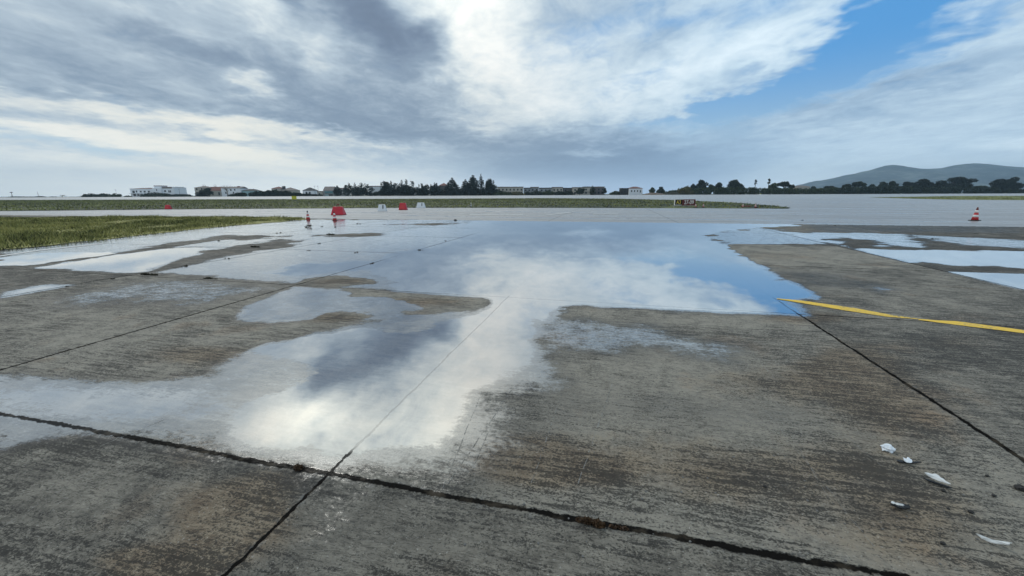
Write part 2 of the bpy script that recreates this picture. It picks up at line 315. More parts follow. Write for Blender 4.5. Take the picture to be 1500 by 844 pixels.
# ---- wetness layout: authoring polygons in picture coordinates, carried to the ground
SLAB_A = math.radians(13.8)
NX, NY = math.cos(SLAB_A), -math.sin(SLAB_A)       # across the lanes
LX, LY = math.sin(SLAB_A), math.cos(SLAB_A)        # along the lanes
ULINES = [(-18.0, .02), (-13.95, .02), (-9.62, .019), (-5.55, .016), (-1.545, .010), (2.535, .016), (6.82, .018), (11.31, .018), (15.6, .015), (20.0, .015)]
VLINES = [(1.735, .0175), (6.0, .011), (10.15, .017), (14.4, .020), (18.6, .023), (22.8, .026), (24.35, .05)]  # last entry is a dark line painting the shading of the apron's edge step
WETP = [  # level, softness in metres, polygon
    # row of slabs beyond the second joint, left: shining film
    (.74, .25, [(217, 400), (430, 417), (740, 436), (1000, 450), (1030, 340), (1150, 322), (430, 322), (150, 357), (230, 362), (290, 385)]),
    (.74, .5, [(0, 365), (300, 330), (440, 322), (560, 322), (430, 362), (267, 360), (175, 371), (0, 391)]),
    (.10, .2, [(0, 393), (180, 402), (217, 400), (430, 418), (0, 546)]),
    (.12, .15, [(60, 392), (175, 372), (270, 378), (330, 364), (240, 361), (175, 372), (33, 390)]),
    (1.0, .12, [(50, 392), (167, 373), (253, 363), (335, 364), (317, 372), (267, 378), (217, 398), (167, 400)]),
    (1.3, .10, [(0, 379), (60, 371), (150, 370), (172, 371), (110, 380), (33, 389), (0, 389)]),
    (.15, .25, [(175, 371), (270, 352), (330, 350), (260, 361), (180, 372)]),
    (.15, .3, [(225, 398), (300, 368), (400, 352), (440, 352), (420, 362), (330, 376), (260, 392)]),
    (.14, .3, [(460, 345), (533, 341), (583, 342), (560, 346), (510, 347)]),
    (.14, .4, [(670, 334), (693, 331), (745, 330), (720, 335), (690, 337)]),
    (.16, .4, [(290, 350), (330, 345), (400, 345), (420, 347), (350, 352)]),
    (.2, .3, [(560, 329), (640, 327), (700, 327), (640, 330)]),
    (1.0, .25, [(0, 428), (60, 418), (100, 417), (104, 419), (50, 429), (0, 437)]),
    (.50, .5, [(60, 440), (180, 418), (250, 407), (330, 412), (420, 421), (330, 440), (250, 455), (200, 440), (90, 452)]),
    # lane between the two left joints, near
    (.74, .30, [(0, 552), (200, 555), (300, 545), (360, 512), (440, 495), (545, 468), (690, 455), (735, 440), (800, 447), (800, 570), (690, 620), (650, 700), (490, 692), (0, 602)]),
    (.76, .12, [(345, 460), (380, 440), (430, 420), (500, 424), (600, 437), (690, 455), (660, 470), (560, 486), (548, 470), (500, 474), (400, 478)]),
    (.64, .14, [(0, 603), (60, 612), (120, 626), (60, 645), (0, 660)]),
    (.10, .08, [(330, 505), (400, 480), (440, 468), (480, 455), (538, 458), (549, 465), (520, 472), (440, 484), (400, 494), (350, 515)]),
    (.10, .06, [(500, 425), (560, 430), (640, 432), (722, 438), (715, 448), (685, 455), (640, 454), (600, 440), (520, 432)]),
    (.12, .08, [(425, 419), (445, 408), (490, 404), (535, 407), (549, 412), (545, 416), (500, 420)]),
    (.30, .12, [(590, 458), (640, 452), (690, 455), (640, 460), (600, 462)]),
    # open water
    (2.0, .30, [(700, 323), (1150, 323), (1166, 331), (1114, 333), (1035, 343), (1040, 352), (1062, 360), (1090, 375), (1110, 389), (1150, 412), (1182, 427), (1188, 434), (1140, 440), (1170, 460), (1080, 456), (1000, 452), (850, 445), (740, 436), (590, 425), (600, 412), (562, 398), (547, 394), (580, 372), (640, 360), (660, 338)]),
    (1.1, .4, [(400, 398), (440, 388), (520, 384), (560, 384), (520, 395), (440, 403)]),
    (.85, .5, [(560, 340), (620, 334), (690, 326), (700, 345), (640, 362), (540, 372)]),
    (1.45, .16, [(715, 432), (850, 444), (800, 462), (792, 482), (796, 515), (782, 558), (710, 574), (692, 612), (640, 655), (540, 668), (500, 672), (440, 655), (395, 652), (350, 632), (375, 592), (430, 572), (458, 560), (470, 545), (452, 530), (388, 509), (440, 500), (520, 488), (610, 486), (655, 470), (700, 464), (722, 452)]),
    (1.1, .40, [(-60, 566), (120, 570), (200, 573), (285, 588), (300, 600), (230, 612), (160, 615), (60, 608), (0, 603)]),
    # film fading into the dry slab right of the puddle
    (.54, .35, [(780, 470), (850, 470), (960, 476), (1000, 490), (1090, 505), (1060, 525), (960, 515), (830, 520), (800, 565), (720, 600), (690, 590), (770, 560)]),
    (.66, .40, [(690, 585), (760, 555), (830, 560), (770, 630), (700, 705), (640, 718), (490, 692), (560, 660), (640, 650)]),
    (.30, .3, [(700, 575), (850, 570), (1200, 600), (1160, 625), (900, 610), (760, 640)]),
    (.36, .4, [(500, 700), (640, 730), (700, 760), (600, 800), (430, 844), (360, 844), (470, 715)]),
    # right hand slabs
    (.62, .12, [(1114, 333), (1140, 337), (1217, 358), (1060, 358), (1035, 346), (1050, 341)]),
    (.10, .10, [(1067, 360), (1217, 361), (1367, 395), (1143, 392), (1110, 387), (1090, 375)]),
    (1.0, .18, [(1140, 340), (1180, 341), (1250, 364), (1220, 357)]),
    (.8, .3, [(1150, 341), (1250, 341), (1325, 343), (1355, 363), (1290, 361), (1290, 352), (1220, 348), (1230, 358)]),
    (1.0, .15, [(1250, 365), (1330, 366), (1500, 368), (1640, 372), (1640, 402), (1500, 393), (1330, 385)]),
    (1.1, .10, [(1385, 398), (1500, 401), (1640, 404), (1640, 466), (1500, 425)]),
    (.62, .4, [(1320, 343), (1500, 352), (1640, 360), (1640, 370), (1500, 364), (1400, 359)]),
    (.8, .3, [(1235, 332), (1318, 334), (1310, 336), (1250, 335)]),
    (.8, .3, [(1365, 332), (1480, 334), (1470, 336), (1400, 335)]),
    (.35, .5, [(1170, 326), (1500, 330), (1500, 342), (1200, 340)]),
    (.6, .3, [(1255, 417), (1290, 417), (1335, 427), (1290, 428)]),
    (.3, .4, [(1120, 395), (1250, 402), (1300, 420), (1200, 430), (1160, 410)]),
    (.22, .5, [(560, 700), (900, 770), (1000, 844), (560, 844)]),
]
def sdist(P, poly):
    q = np.array(poly); n = len(q); x, y = P[:, 0], P[:, 1]
    d = np.full(len(P), 1e18); ins = np.zeros(len(P), bool)
    for i in range(n):
        a, b = q[i], q[(i+1) % n]; e = b-a; w = P-a
        t = np.clip((w@e)/max(e@e, 1e-12), 0, 1); dd = w-t[:, None]*e
        d = np.minimum(d, (dd**2).sum(1))
        c = (a[1] > y) != (b[1] > y)
        with np.errstate(divide='ignore', invalid='ignore'):
            ins ^= c & (x < (b[0]-a[0])*(y-a[1])/(b[1]-a[1])+a[0])
    return np.where(ins, -1, 1)*np.sqrt(d)
APRON_FAR = 25.2
def apron_far(X): return APRON_FAR - math.tan(SLAB_A)*X      # last joint runs along the slab rows
NR, NC = 620, 440
ys = np.exp(np.linspace(math.log(.75), math.log(46.0), NR)); tt = np.linspace(-1, 1, NC); tt = np.sign(tt)*np.abs(tt)**1.15
Yg, Tg = np.meshgrid(ys, tt, indexing='ij'); Xg = Tg*(Yg*1.5+2.2)
P2 = np.stack([Xg.ravel(), Yg.ravel()], 1)
uu = P2@np.array([NX, NY]); vv = P2@np.array([LX, LY])
wet = np.full(len(P2), .10)
jn = np.min([np.abs(uu-c) for c, _ in ULINES]+[np.abs(vv-c) for c, _ in VLINES], axis=0)
wob = np.array([mnoise.fractal(Vector((x*1.3, y*1.3, 0)), .8, 2.1, 6) for x, y in P2])*(.07+.028*P2[:, 1])*np.clip(jn/.45, .08, 1)
for lev, soft, poly in WETP:
    pg = np.array([at(*p) for p in poly]); lo, hi = pg.min(0)-soft*2-.3, pg.max(0)+soft*2+.3
    k = np.where((P2[:, 0] > lo[0]) & (P2[:, 0] < hi[0]) & (P2[:, 1] > lo[1]) & (P2[:, 1] < hi[1]))[0]
    sdv = sdist(P2[k], pg)+wob[k]
    a = np.clip(.5-sdv/(2*soft), 0, 1); a = a*a*(3-2*a)
    wet[k] = wet[k]*(1-a)+lev*a
def spots(L):
    out = np.zeros(len(P2))
    for x, y, sx, sy, amp in L:
        c = np.array(at(x, y)); ex = np.array(at(x+sx, y))-c; ey = np.array(at(x, y-sy*.7))-np.array(at(x, y+sy*.7))
        A = np.linalg.inv(np.stack([ex, ey/1.4], 1)); q = (P2-c)@A.T
        out += amp*np.exp(-(q**2).sum(1))
    return out
TAN = [(1250, 540, 70, 40, .9), (1330, 600, 90, 40, .5), (1200, 690, 170, 50, .45), (1330, 770, 120, 60, .5), (760, 660, 90, 28, .75), (830, 690, 120, 25, .7), (1120, 560, 120, 30, .35), (1180, 465, 60, 8, .8),
       (340, 755, 80, 50, 1.2), (230, 825, 80, 25, 1.1), (400, 700, 50, 20, .4), (300, 520, 90, 16, .6), (480, 465, 60, 8, .6), (620, 442, 80, 8, .5), (500, 412, 50, 5, .5), (1130, 375, 90, 8, .3), (950, 650, 100, 30, .3), (1400, 500, 60, 15, .3), (1040, 700, 70, 40, .3)]
DRK = [(960, 540, 170, 40, .6), (1060, 640, 160, 40, .45), (860, 580, 60, 40, .4), (1050, 470, 120, 9, .7), (870, 462, 60, 8, .5), (150, 480, 140, 25, .5), (60, 690, 90, 40, .5), (230, 740, 200, 60, .85), (620, 790, 260, 50, .7), (950, 830, 200, 20, .5), (1300, 480, 90, 18, .3), (1180, 375, 120, 10, .5), (1440, 590, 70, 50, .3), (100, 630, 60, 8, .5), (1270, 640, 60, 15, .4), (1090, 600, 130, 18, .4)]
tan_a = spots(TAN); drk_a = spots(DRK)
keep = np.array([y <= apron_far(x) for x, y in P2]).reshape(NR, NC)
idx = np.arange(NR*NC).reshape(NR, NC)
Fq = np.stack([idx[:-1, :-1], idx[:-1, 1:], idx[1:, 1:], idx[1:, :-1]], -1)
kq = keep[:-1, :-1] & keep[1:, :-1] & keep[:-1, 1:] & keep[1:, 1:]
Fq = Fq[kq]
used = np.zeros(NR*NC, bool); used[Fq.ravel()] = True; remap = np.cumsum(used)-1
mt = bpy.data.materials.new('wet concrete slabs'); mt.use_nodes = True
t = NT(mt.node_tree); t.n.clear(); out = t.node('ShaderNodeOutputMaterial')
pos = t.node('ShaderNodeNewGeometry').outputs['Position']
def attr(n): return t.node('ShaderNodeAttribute', attribute_name=n).outputs['Fac']
wet_s, tan_s, drk_s = attr('wet'), attr('tan'), attr('dark')
pr = t.mapping(pos, (0, 0, 0), (0, 0, SLAB_A), (1, 1, 1))        # slab frame
big = t.noise(pr, .9, 5, .6); mid = t.noise(pr, 5.0, 5, .62); fin_n = t.noise(pr, 30.0, 5, .72); grit = t.noise(pr, 160.0, 3, .7)
strk = t.noise(t.mapping(pr, (0, 0, 0), (0, 0, .06), (1.0, 3.4, 1.0)), 6.0, 6, .70, 1.1)
strk2 = t.noise(t.mapping(pr, (5, 3, 0), (0, 0, .55), (1.2, 5.0, 1)), 9.0, 5, .65, 1.2)
lon = t.noise(t.mapping(pr, scale=(6.0, .5, 1)), 3.0, 4, .6)
# ragged wet edge
wv = t.m('ADD', wet_s, t.m('MULTIPLY', t.m('SUBTRACT', mid, .5), .45))
wv = t.m('ADD', wv, t.m('MULTIPLY', t.m('SUBTRACT', strk, .5), .55))
wv = t.m('ADD', wv, t.m('MULTIPLY', t.m('SUBTRACT', fin_n, .5), .50))
damp = t.sstep(wv, .12, .40); film_a = t.sstep(wv, .36, .64); film = t.sstep(wv, .20, .52); water = t.sstep(wv, .72, 1.0)
# joints
ux, vx, _ = t.xyz(t.comb(t.v('DOT_PRODUCT', pos, (NX, NY, 0), out=1), t.v('DOT_PRODUCT', pos, (LX, LY, 0), out=1)))
wob = t.m('ADD', t.m('MULTIPLY', t.m('SUBTRACT', t.noise(pr, 2.0, 3), .5), .05), t.m('MULTIPLY', t.m('SUBTRACT', t.noise(pr, 22.0, 3), .5), .03))
ujit = t.m('ADD', ux, wob); vjit = t.m('ADD', vx, wob)
jd = None
for c, w in ULINES:
    q = t.m('DIVIDE', t.m('ABSOLUTE', t.m('SUBTRACT', ujit, c)), w); jd = q if jd is None else t.m('MINIMUM', jd, q)
for c, w in VLINES:
    jd = t.m('MINIMUM', jd, t.m('DIVIDE', t.m('ABSOLUTE', t.m('SUBTRACT', vjit, c)), w))
jd = t.m('ADD', jd, t.m('MULTIPLY', t.m('SUBTRACT', t.noise(pr, 13.0, 5, .75), .5), 3.0))
joint = t.m('SUBTRACT', 1.0, t.sstep(jd, .75, 1.25))
jedge = t.m('MULTIPLY', t.m('SUBTRACT', 1.0, t.sstep(jd, 1.2, 4.5)), .6)
joint = t.m('MULTIPLY', joint, t.m('SUBTRACT', 1.0, t.m('MULTIPLY', t.sstep(wet_s, .9, 1.25), t.m('ADD', .78, t.m('MULTIPLY', t.sstep(wet_s, 1.5, 1.9), .20)))))
# colour of the concrete itself: pale cement skin under a black lichen / tyre dirt pattern whose density drifts
patch = t.sstep(t.noise(t.mapping(pr, (7, 2, 0)), 1.5, 6, .66, .5), .35, .65)
nd = t.noise(t.mapping(pr, (1, 4, 0), (0, 0, .05), (1.0, 1.9, 1.0)), 23.0, 6, .78, .9)
nf = t.noise(t.mapping(pr, (5, 1, 0), (0, 0, -.1), (1.0, 1.2, 1.0)), 72.0, 4, .74, .5)
nl = t.noise(t.mapping(pr, (2, 2, 0), (0, 0, .06), (.6, 4.2, 1.0)), 5.0, 6, .72, 1.2)
n_ = t.m('ADD', t.m('MULTIPLY', nd, .33), t.m('ADD', t.m('MULTIPLY', nf, .45), t.m('MULTIPLY', nl, .27)))
tm = t.m('MULTIPLY', t.sstep(t.m('ADD', tan_s, t.m('MULTIPLY', t.m('SUBTRACT', mid, .5), .8)), .08, .60), .95)
thr = t.m('ADD', .528, t.m('MULTIPLY', t.m('SUBTRACT', big, .5), .16))
thr = t.m('ADD', thr, t.m('MULTIPLY', t.m('SUBTRACT', patch, .5), .05))
brush = t.noise(t.mapping(pr, (6, 0, 0), (0, 0, .03), (.45, 7.0, 1.0)), 4.0, 6, .70, .5)
thr = t.m('ADD', thr, t.m('MULTIPLY', t.m('SUBTRACT', brush, .5), .30))
thr = t.m('SUBTRACT', t.m('ADD', thr, t.m('MULTIPLY', tm, .035)), t.m('MULTIPLY', drk_s, .10))
dirt = t.m('SUBTRACT', 1.0, t.sstep(t.m('SUBTRACT', n_, thr), -.030, .045))
grains = t.sstep(t.noise(t.mapping(pr, (3, 1, 2)), 66.0, 3, .65), .61, .68)
ck = t.noise(t.mapping(pr, (2, 9, 0), (0, 0, .08), (1.0, 4.5, 1)), 5.5, 5, .66, 1.6)
crack = t.m('SUBTRACT', 1.0, t.sstep(t.m('ABSOLUTE', t.m('SUBTRACT', ck, .5)), .004, .020))
crack = t.m('MULTIPLY', crack, t.sstep(t.m('ADD', t.m('MULTIPLY', drk_s, .22), t.noise(t.mapping(pr, (4, 4, 4)), 3.5, 4, .65)), .47, .60))
pits = t.m('MAXIMUM', dirt, crack)
def count(v, L):
    a = None
    for c, _ in L: q = t.m('GREATER_THAN', v, c); a = q if a is None else t.m('ADD', a, q)
    return a
wno = t.node('ShaderNodeTexWhiteNoise'); t.l.new(t.comb(count(ux, ULINES), count(vx, VLINES), 3.0), wno.inputs[0]); slab = t.m('SUBTRACT', wno.outputs['Value'], .5)
dirt = t.m('SUBTRACT', 1.0, t.sstep(t.m('ADD', t.m('SUBTRACT', n_, thr), t.m('MULTIPLY', slab, .05)), -.030, .045))
pits = t.m('MAXIMUM', dirt, crack)
tone = t.m('ADD', t.m('MULTIPLY', fin_n, .5), t.m('MULTIPLY', mid, .5))
cc = t.mix(t.sstep(t.m('ADD', tone, t.m('MULTIPLY', slab, .16)), .36, .64), (.125, .114, .095), (.315, .287, .235))
ctan = t.mix(t.sstep(tone, .36, .64), (.155, .112, .075), (.33, .265, .185))
cc = t.mix(tm, cc, ctan)
red = t.sstep(t.noise(t.mapping(pr, (11, 5, 0)), 1.1, 5, .65), .55, .68); cc = t.mix(t.m('MULTIPLY', red, .45), cc, t.v('MULTIPLY', cc, (1.0, .80, .66)))
cc = t.mix(t.m('MULTIPLY', grains, .55), cc, (.50, .48, .44))
cc = t.mix(t.m('MULTIPLY', pits, .84), cc, (.020, .0185, .0165))
cc = t.mix(t.m('MULTIPLY', damp, .85), cc, t.v('SCALE', cc, .50))
chip = t.m('MULTIPLY', jedge, t.sstep(t.noise(pr, 14.0, 4, .7), .52, .62)); cc = t.mix(t.m('MULTIPLY', chip, .6), cc, (.26, .25, .23))
cc = t.mix(joint, cc, t.mix(t.sstep(mid, .5, .62), (.010, .009, .008), (.045, .037, .028)))
# heights
hgt = t.m('ADD', t.m('MULTIPLY', nd, 1.0), t.m('MULTIPLY', nf, .7))
hgt = t.m('SUBTRACT', hgt, t.m('MULTIPLY', joint, 2.5))
bstr = t.m('MULTIPLY', t.m('SUBTRACT', 1.0, t.m('MULTIPLY', water, .985)), t.mixf(film, .85, .07))
bump = t.node('ShaderNodeBump'); bump.inputs['Distance'].default_value = .012
t.l.new(bstr, bump.inputs['Strength']); t.l.new(hgt, bump.inputs['Height'])
lw = t.node('ShaderNodeLayerWeight'); lw.inputs[0].default_value = .5
fc = t.m('POWER', lw.outputs['Facing'], 2.3)
fres = t.m('ADD', .26, t.m('MULTIPLY', fc, .74))
amp = t.m('ADD', t.m('MULTIPLY_ADD', damp, .05, .06), t.m('ADD', t.m('MULTIPLY', film_a, t.m('ADD', .56, t.m('MULTIPLY', t.m('POWER', lw.outputs['Facing'], 5.0), .34))), t.m('MULTIPLY', water, .32)), clamp=True)
amp = t.m('MULTIPLY', amp, t.m('SUBTRACT', 1.0, t.m('MULTIPLY', joint, .9)))
rgh = t.mixf(film, .55, t.mixf(t.sstep(t.noise(t.mapping(pr, (3, 3, 3)), 1.7, 5, .65, .6),   .38, .62), .08, .19)); rgh = t.mixf(water, rgh, .012)
dif = t.node('ShaderNodeBsdfDiffuse'); t.l.new(cc, dif.inputs[0]); t.l.new(bump.outputs[0], dif.inputs['Normal'])
gls = t.node('ShaderNodeBsdfGlossy'); gls.inputs[0].default_value = (.97, .98, 1, 1); t.l.new(rgh, gls.inputs['Roughness']); t.l.new(bump.outputs[0], gls.inputs['Normal'])
mx = t.node('ShaderNodeMixShader'); t.l.new(t.m('MULTIPLY', fres, amp), mx.inputs[0]); t.l.new(dif.outputs[0], mx.inputs[1]); t.l.new(gls.outputs[0], mx.inputs[2])
t.l.new(mx.outputs[0], out.inputs[0])
apron = link_np('concrete_apron', np.concatenate([P2, np.zeros((len(P2), 1))], 1)[used], remap[Fq], mt, smooth=True)
for nm, arr in (('wet', wet), ('tan', tan_a), ('dark', drk_a)):
    at_ = apron.data.attributes.new(nm, 'FLOAT', 'POINT'); at_.data.foreach_set('value', arr[used].astype(np.float32))
tag(apron, 'wet grey concrete slabs with puddles and dark joints', 'apron', kind='structure')

# ---- far pavement, ground, sea
def mat_pave(name, c0, c1, sheen=.3):
    mt = bpy.data.materials.new(name); mt.use_nodes = True; t = NT(mt.node_tree); t.n.clear(); out = t.node('ShaderNodeOutputMaterial')
    pos = t.node('ShaderNodeNewGeometry').outputs['Position']; pr = t.mapping(pos, (0, 0, 0), (0, 0, SLAB_A), (1, 1, 1))
    a = t.noise(t.mapping(pr, scale=(.05, .55, 1)), 1.0, 5, .6, .5); b = t.noise(pr, .8, 5, .6); c = t.noise(pr, 9, 4, .65)
    f = t.m('ADD', t.m('MULTIPLY', a, .55), t.m('ADD', t.m('MULTIPLY', b, .25), t.m('MULTIPLY', c, .2)))
    sx, sy, _ = t.xyz(pr)
    def ln(v, per, w):
        q = t.m('ABSOLUTE', t.m('SUBTRACT', t.m('FRACT', t.m('DIVIDE', t.m('ADD', v, t.m('MULTIPLY', b, .05)), per)), .5)); return t.m('SUBTRACT', 1.0, t.sstep(q, w/per*.5, w/per))
    jj = t.m('MAXIMUM', ln(sx, 7.5, .06), ln(sy, 7.5, .10))
    colr = t.mix(t.m('MULTIPLY', jj, .75), t.mix(t.sstep(f, .35, .65), c0, c1), (.02, .02, .02))
    wetf = t.sstep(t.m('ADD', t.m('MULTIPLY', a, .7), t.m('MULTIPLY', b, .3)), .50, .60)
    bump = t.node('ShaderNodeBump'); bump.inputs['Strength'].default_value = .25; bump.inputs['Distance'].default_value = .01; t.l.new(c, bump.inputs['Height'])
    lw = t.node('ShaderNodeLayerWeight'); fc = t.m('POWER', lw.outputs['Facing'], 5.0)
    dif = t.node('ShaderNodeBsdfDiffuse'); t.l.new(colr, dif.inputs[0])
    g = t.node('ShaderNodeBsdfGlossy'); t.put(g.inputs['Roughness'], t.mixf(wetf, .45, .18)); t.l.new(bump.outputs[0], g.inputs['Normal'])
    mx = t.node('ShaderNodeMixShader'); t.put(mx.inputs[0], t.m('MULTIPLY', fc, t.mixf(wetf, sheen, sheen+.3))); t.l.new(dif.outputs[0], mx.inputs[1]); t.l.new(g.outputs[0], mx.inputs[2])
    t.l.new(mx.outputs[0], out.inputs[0]); return mt
M['pave'] = mat_pave('taxiway concrete', (.15, .15, .155), (.31, .31, .315), .42)
M['runway'] = mat_pave('runway concrete', (.23, .235, .24), (.38, .38, .38), .35)
def strip(name, x0, x1, yy, dz, mat, label, cat):
    V = []; Fc = []
    xs = np.linspace(x0, x1, 9)
    for y in yy:
        for x in xs: V.append((x, y, gz(y)+dz))
    n = len(xs)
    for j in range(len(yy)-1):
        for i in range(n-1): Fc.append((j*n+i, j*n+i+1, (j+1)*n+i+1, (j+1)*n+i))
    o = link(name, V, Fc, mat); return tag(o, label, cat, kind='structure')
M['ground'] = mat_plain('bare earth and dry grass', (.085, .085, .05), .95, .5, .08)
strip('ground', -6600, 6600, [-60, 0, 60, 120, 170, 200, 255, 340, 600, 1500, 4250], -.06, M['ground'], 'flat earth and scrub stretching to the horizon', 'ground')
strip('taxiway', -420, 420, [-40, 0, 60, 120, 165], -.012, M['pave'], 'grey concrete taxiway beyond the apron', 'taxiway')
strip('runway', -560, 560, [165.01, 180, 210, 255, 300, 338], -.012, M['runway'], 'pale runway running across in front of the tree line', 'runway')
M['sea'] = mat_plain('sea water', (.05, .08, .10), .12, .1, .02, 0, 1.33)
link('sea', [(-600, 420, .86), (-385, 420, .86), (-3900, 4200, .86), (-6500, 4200, .86), (-6500, 420, .86)], [(0, 1, 2, 3, 4)], M['sea']); tag(bpy.data.objects['sea'], 'strip of pale sea at the left horizon', 'sea', kind='structure')
#OBJECTS
# ---- painted lines and scratches on the concrete
def paint_mat(name, c, worn, wear=.5):
    mt = bpy.data.materials.new(name); mt.use_nodes = True; t = NT(mt.node_tree); b = t.n['Principled BSDF']
    p = t.node('ShaderNodeNewGeometry').outputs['Position']
    n = t.m('ADD', t.m('MULTIPLY', t.noise(p, 30, 5, .7), .6), t.m('MULTIPLY', t.noise(p, 3, 4, .6), .4))
    t.put(b.inputs['Base Color'], t.mix(t.sstep(n, wear+.08, wear+.2), c, worn)); b.inputs['Roughness'].default_value = .55
    bn = t.node('ShaderNodeBump'); bn.inputs['Distance'].default_value = .01; bn.inputs['Strength'].default_value = .4
    t.l.new(n, bn.inputs['Height']); t.l.new(bn.outputs[0], b.inputs['Normal']); return mt
M['yellow_paint'] = paint_mat('worn yellow road paint', (.80, .50, .02), (.22, .18, .09), .44)
M['white_paint'] = paint_mat('worn white road paint', (.62, .62, .60), (.25, .25, .24), .45)
M['scratch'] = paint_mat('pale scrape in concrete', (.26, .255, .24), (.07, .068, .064), .38)
def band(name, top, bot, mat, z, label, cat):
    """flat painted band between two edges given as picture points lying on the ground"""
    def dens(L, n=40):
        L = [np.array(at(*p)) for p in L]; s = [0]
        for a, b in zip(L, L[1:]): s.append(s[-1]+np.linalg.norm(b-a))
        q = np.linspace(0, s[-1], n); A = np.array(L)
        return np.stack([np.interp(q, s, A[:, 0]), np.interp(q, s, A[:, 1])], 1)
    a, b = dens(top), dens(bot); n = len(a)
    a = a+np.random.normal(0, .004, a.shape); b = b+np.random.normal(0, .004, b.shape)
    V = [(*p, z) for p in a]+[(*p, z) for p in b]
    o = link(name, V, [(i, n+i, n+i+1, i+1) for i in range(n-1)], mat); return tag(o, label, cat, kind='structure')
band('yellow_line', [(1137, 437.5), (1173, 440.5), (1250, 451.5), (1310, 462.6), (1344, 467.2)], [(1138, 438.4), (1170, 443.6), (1240, 455.6), (1300, 464.4), (1344, 468.2)], M['yellow_paint'], .005, 'worn yellow guide line ending at the big puddle', 'line')
band('yellow_line', [(1345, 467.6), (1376, 470), (1400, 471), (1500, 484), (1660, 506)], [(1345, 469), (1376, 473.2), (1420, 478.8), (1500, 488.6), (1660, 511.5)], M['yellow_paint'], .005, 'bold yellow guide line running out of the right edge', 'line')
band('white_line', [(-60, 383), (0, 374.6), (60, 366), (150, 356.6)], [(-60, 384.6), (0, 376), (60, 367.2), (150, 357.4)], M['white_paint'], .005, 'thin white edge line beside the grass verge', 'line')
for top, bot, lb in (([(688, 314.2), (766, 314.2)], [(688, 314.9), (766, 314.8)], 'faint worn white dash on the taxiway left of centre'), ([(798, 315.2), (838, 310.6)], [(802, 315.4), (842, 310.8)], 'faint slanting white dash on the taxiway near the centre'), ([(868, 313.6), (905, 313.4)], [(868, 314.2), (905, 314.0)], 'faint worn white dash on the taxiway right of centre')):
    band('white_line', top, bot, M['white_paint'], .006, lb, 'line')
sv, sf = [], []
for x0, y0, x1, y1, w in ((706, 574, 648, 716, .006), (749, 571, 654, 713, .006), (735, 590, 690, 690, .004), (832, 547, 775, 720, .006), (897, 562, 847, 709, .007), (910, 500, 897, 560, .005), (1056, 466, 1139, 560, .006), (1035, 462, 1085, 510, .005), (1120, 601, 1290, 814, .005), (1160, 640, 1220, 740, .004), (970, 585, 1180, 640, .004), (0, 775, 135, 690, .006), (60, 690, 240, 615, .006), (1240, 640, 1310, 700, .004), (440, 447, 490, 465, .005)):
    a, b = Vector(at(x0, y0)), Vector(at(x1, y1)); d = (b-a); L = d.length; d /= L; nrm = Vector((-d.y, d.x)); s = 0
    while s < L:
        e = min(L, s+random.uniform(.02, .12)); ww = w*random.uniform(.3, .8)
        p, q = a+d*s+nrm*random.uniform(-.004, .004), a+d*e+nrm*random.uniform(-.004, .004); k = len(sv)
        sv += [(*(p+nrm*ww*.3), .003), (*(p-nrm*ww*.3), .003), (*(q-nrm*ww*.5), .003), (*(q+nrm*ww*.5), .003)]; sf.append((k, k+1, k+2, k+3)); s = e+random.uniform(.005, .06)
tag(link('scratch_marks', sv, sf, M['scratch']), 'pale straight scrapes across the dry slabs', 'scratches', kind='structure')

# ---- leaf clouds
def leaves(blobs, n, size, squash=1.0, up=.3):
    """many small leaf faces spread through the volume of a few ellipsoids"""
    w = np.array([b[3]*b[4]*b[5] for b in blobs])**.7; w = w/w.sum()
    k = np.random.choice(len(blobs), n, p=w); B = np.array(blobs)[k]
    d = np.random.normal(size=(n, 3)); d /= np.linalg.norm(d, axis=1)[:, None]
    rad = np.random.uniform(.35, 1.08, (n, 1))**.6
    C = B[:, :3]+d*B[:, 3:]*rad
    a = np.random.normal(size=(n, 3)); a[:, 2] *= .8; a /= np.linalg.norm(a, axis=1)[:, None]
    b = np.cross(a, np.random.normal(size=(n, 3))); b /= np.linalg.norm(b, axis=1)[:, None]
    s = size*np.random.uniform(.5, 1.3, (n, 1))
    V = np.stack([C-a*s, C-b*s*.45, C+a*s, C+b*s*.45], 1).reshape(-1, 3)
    return V, np.arange(4*n).reshape(-1, 4)
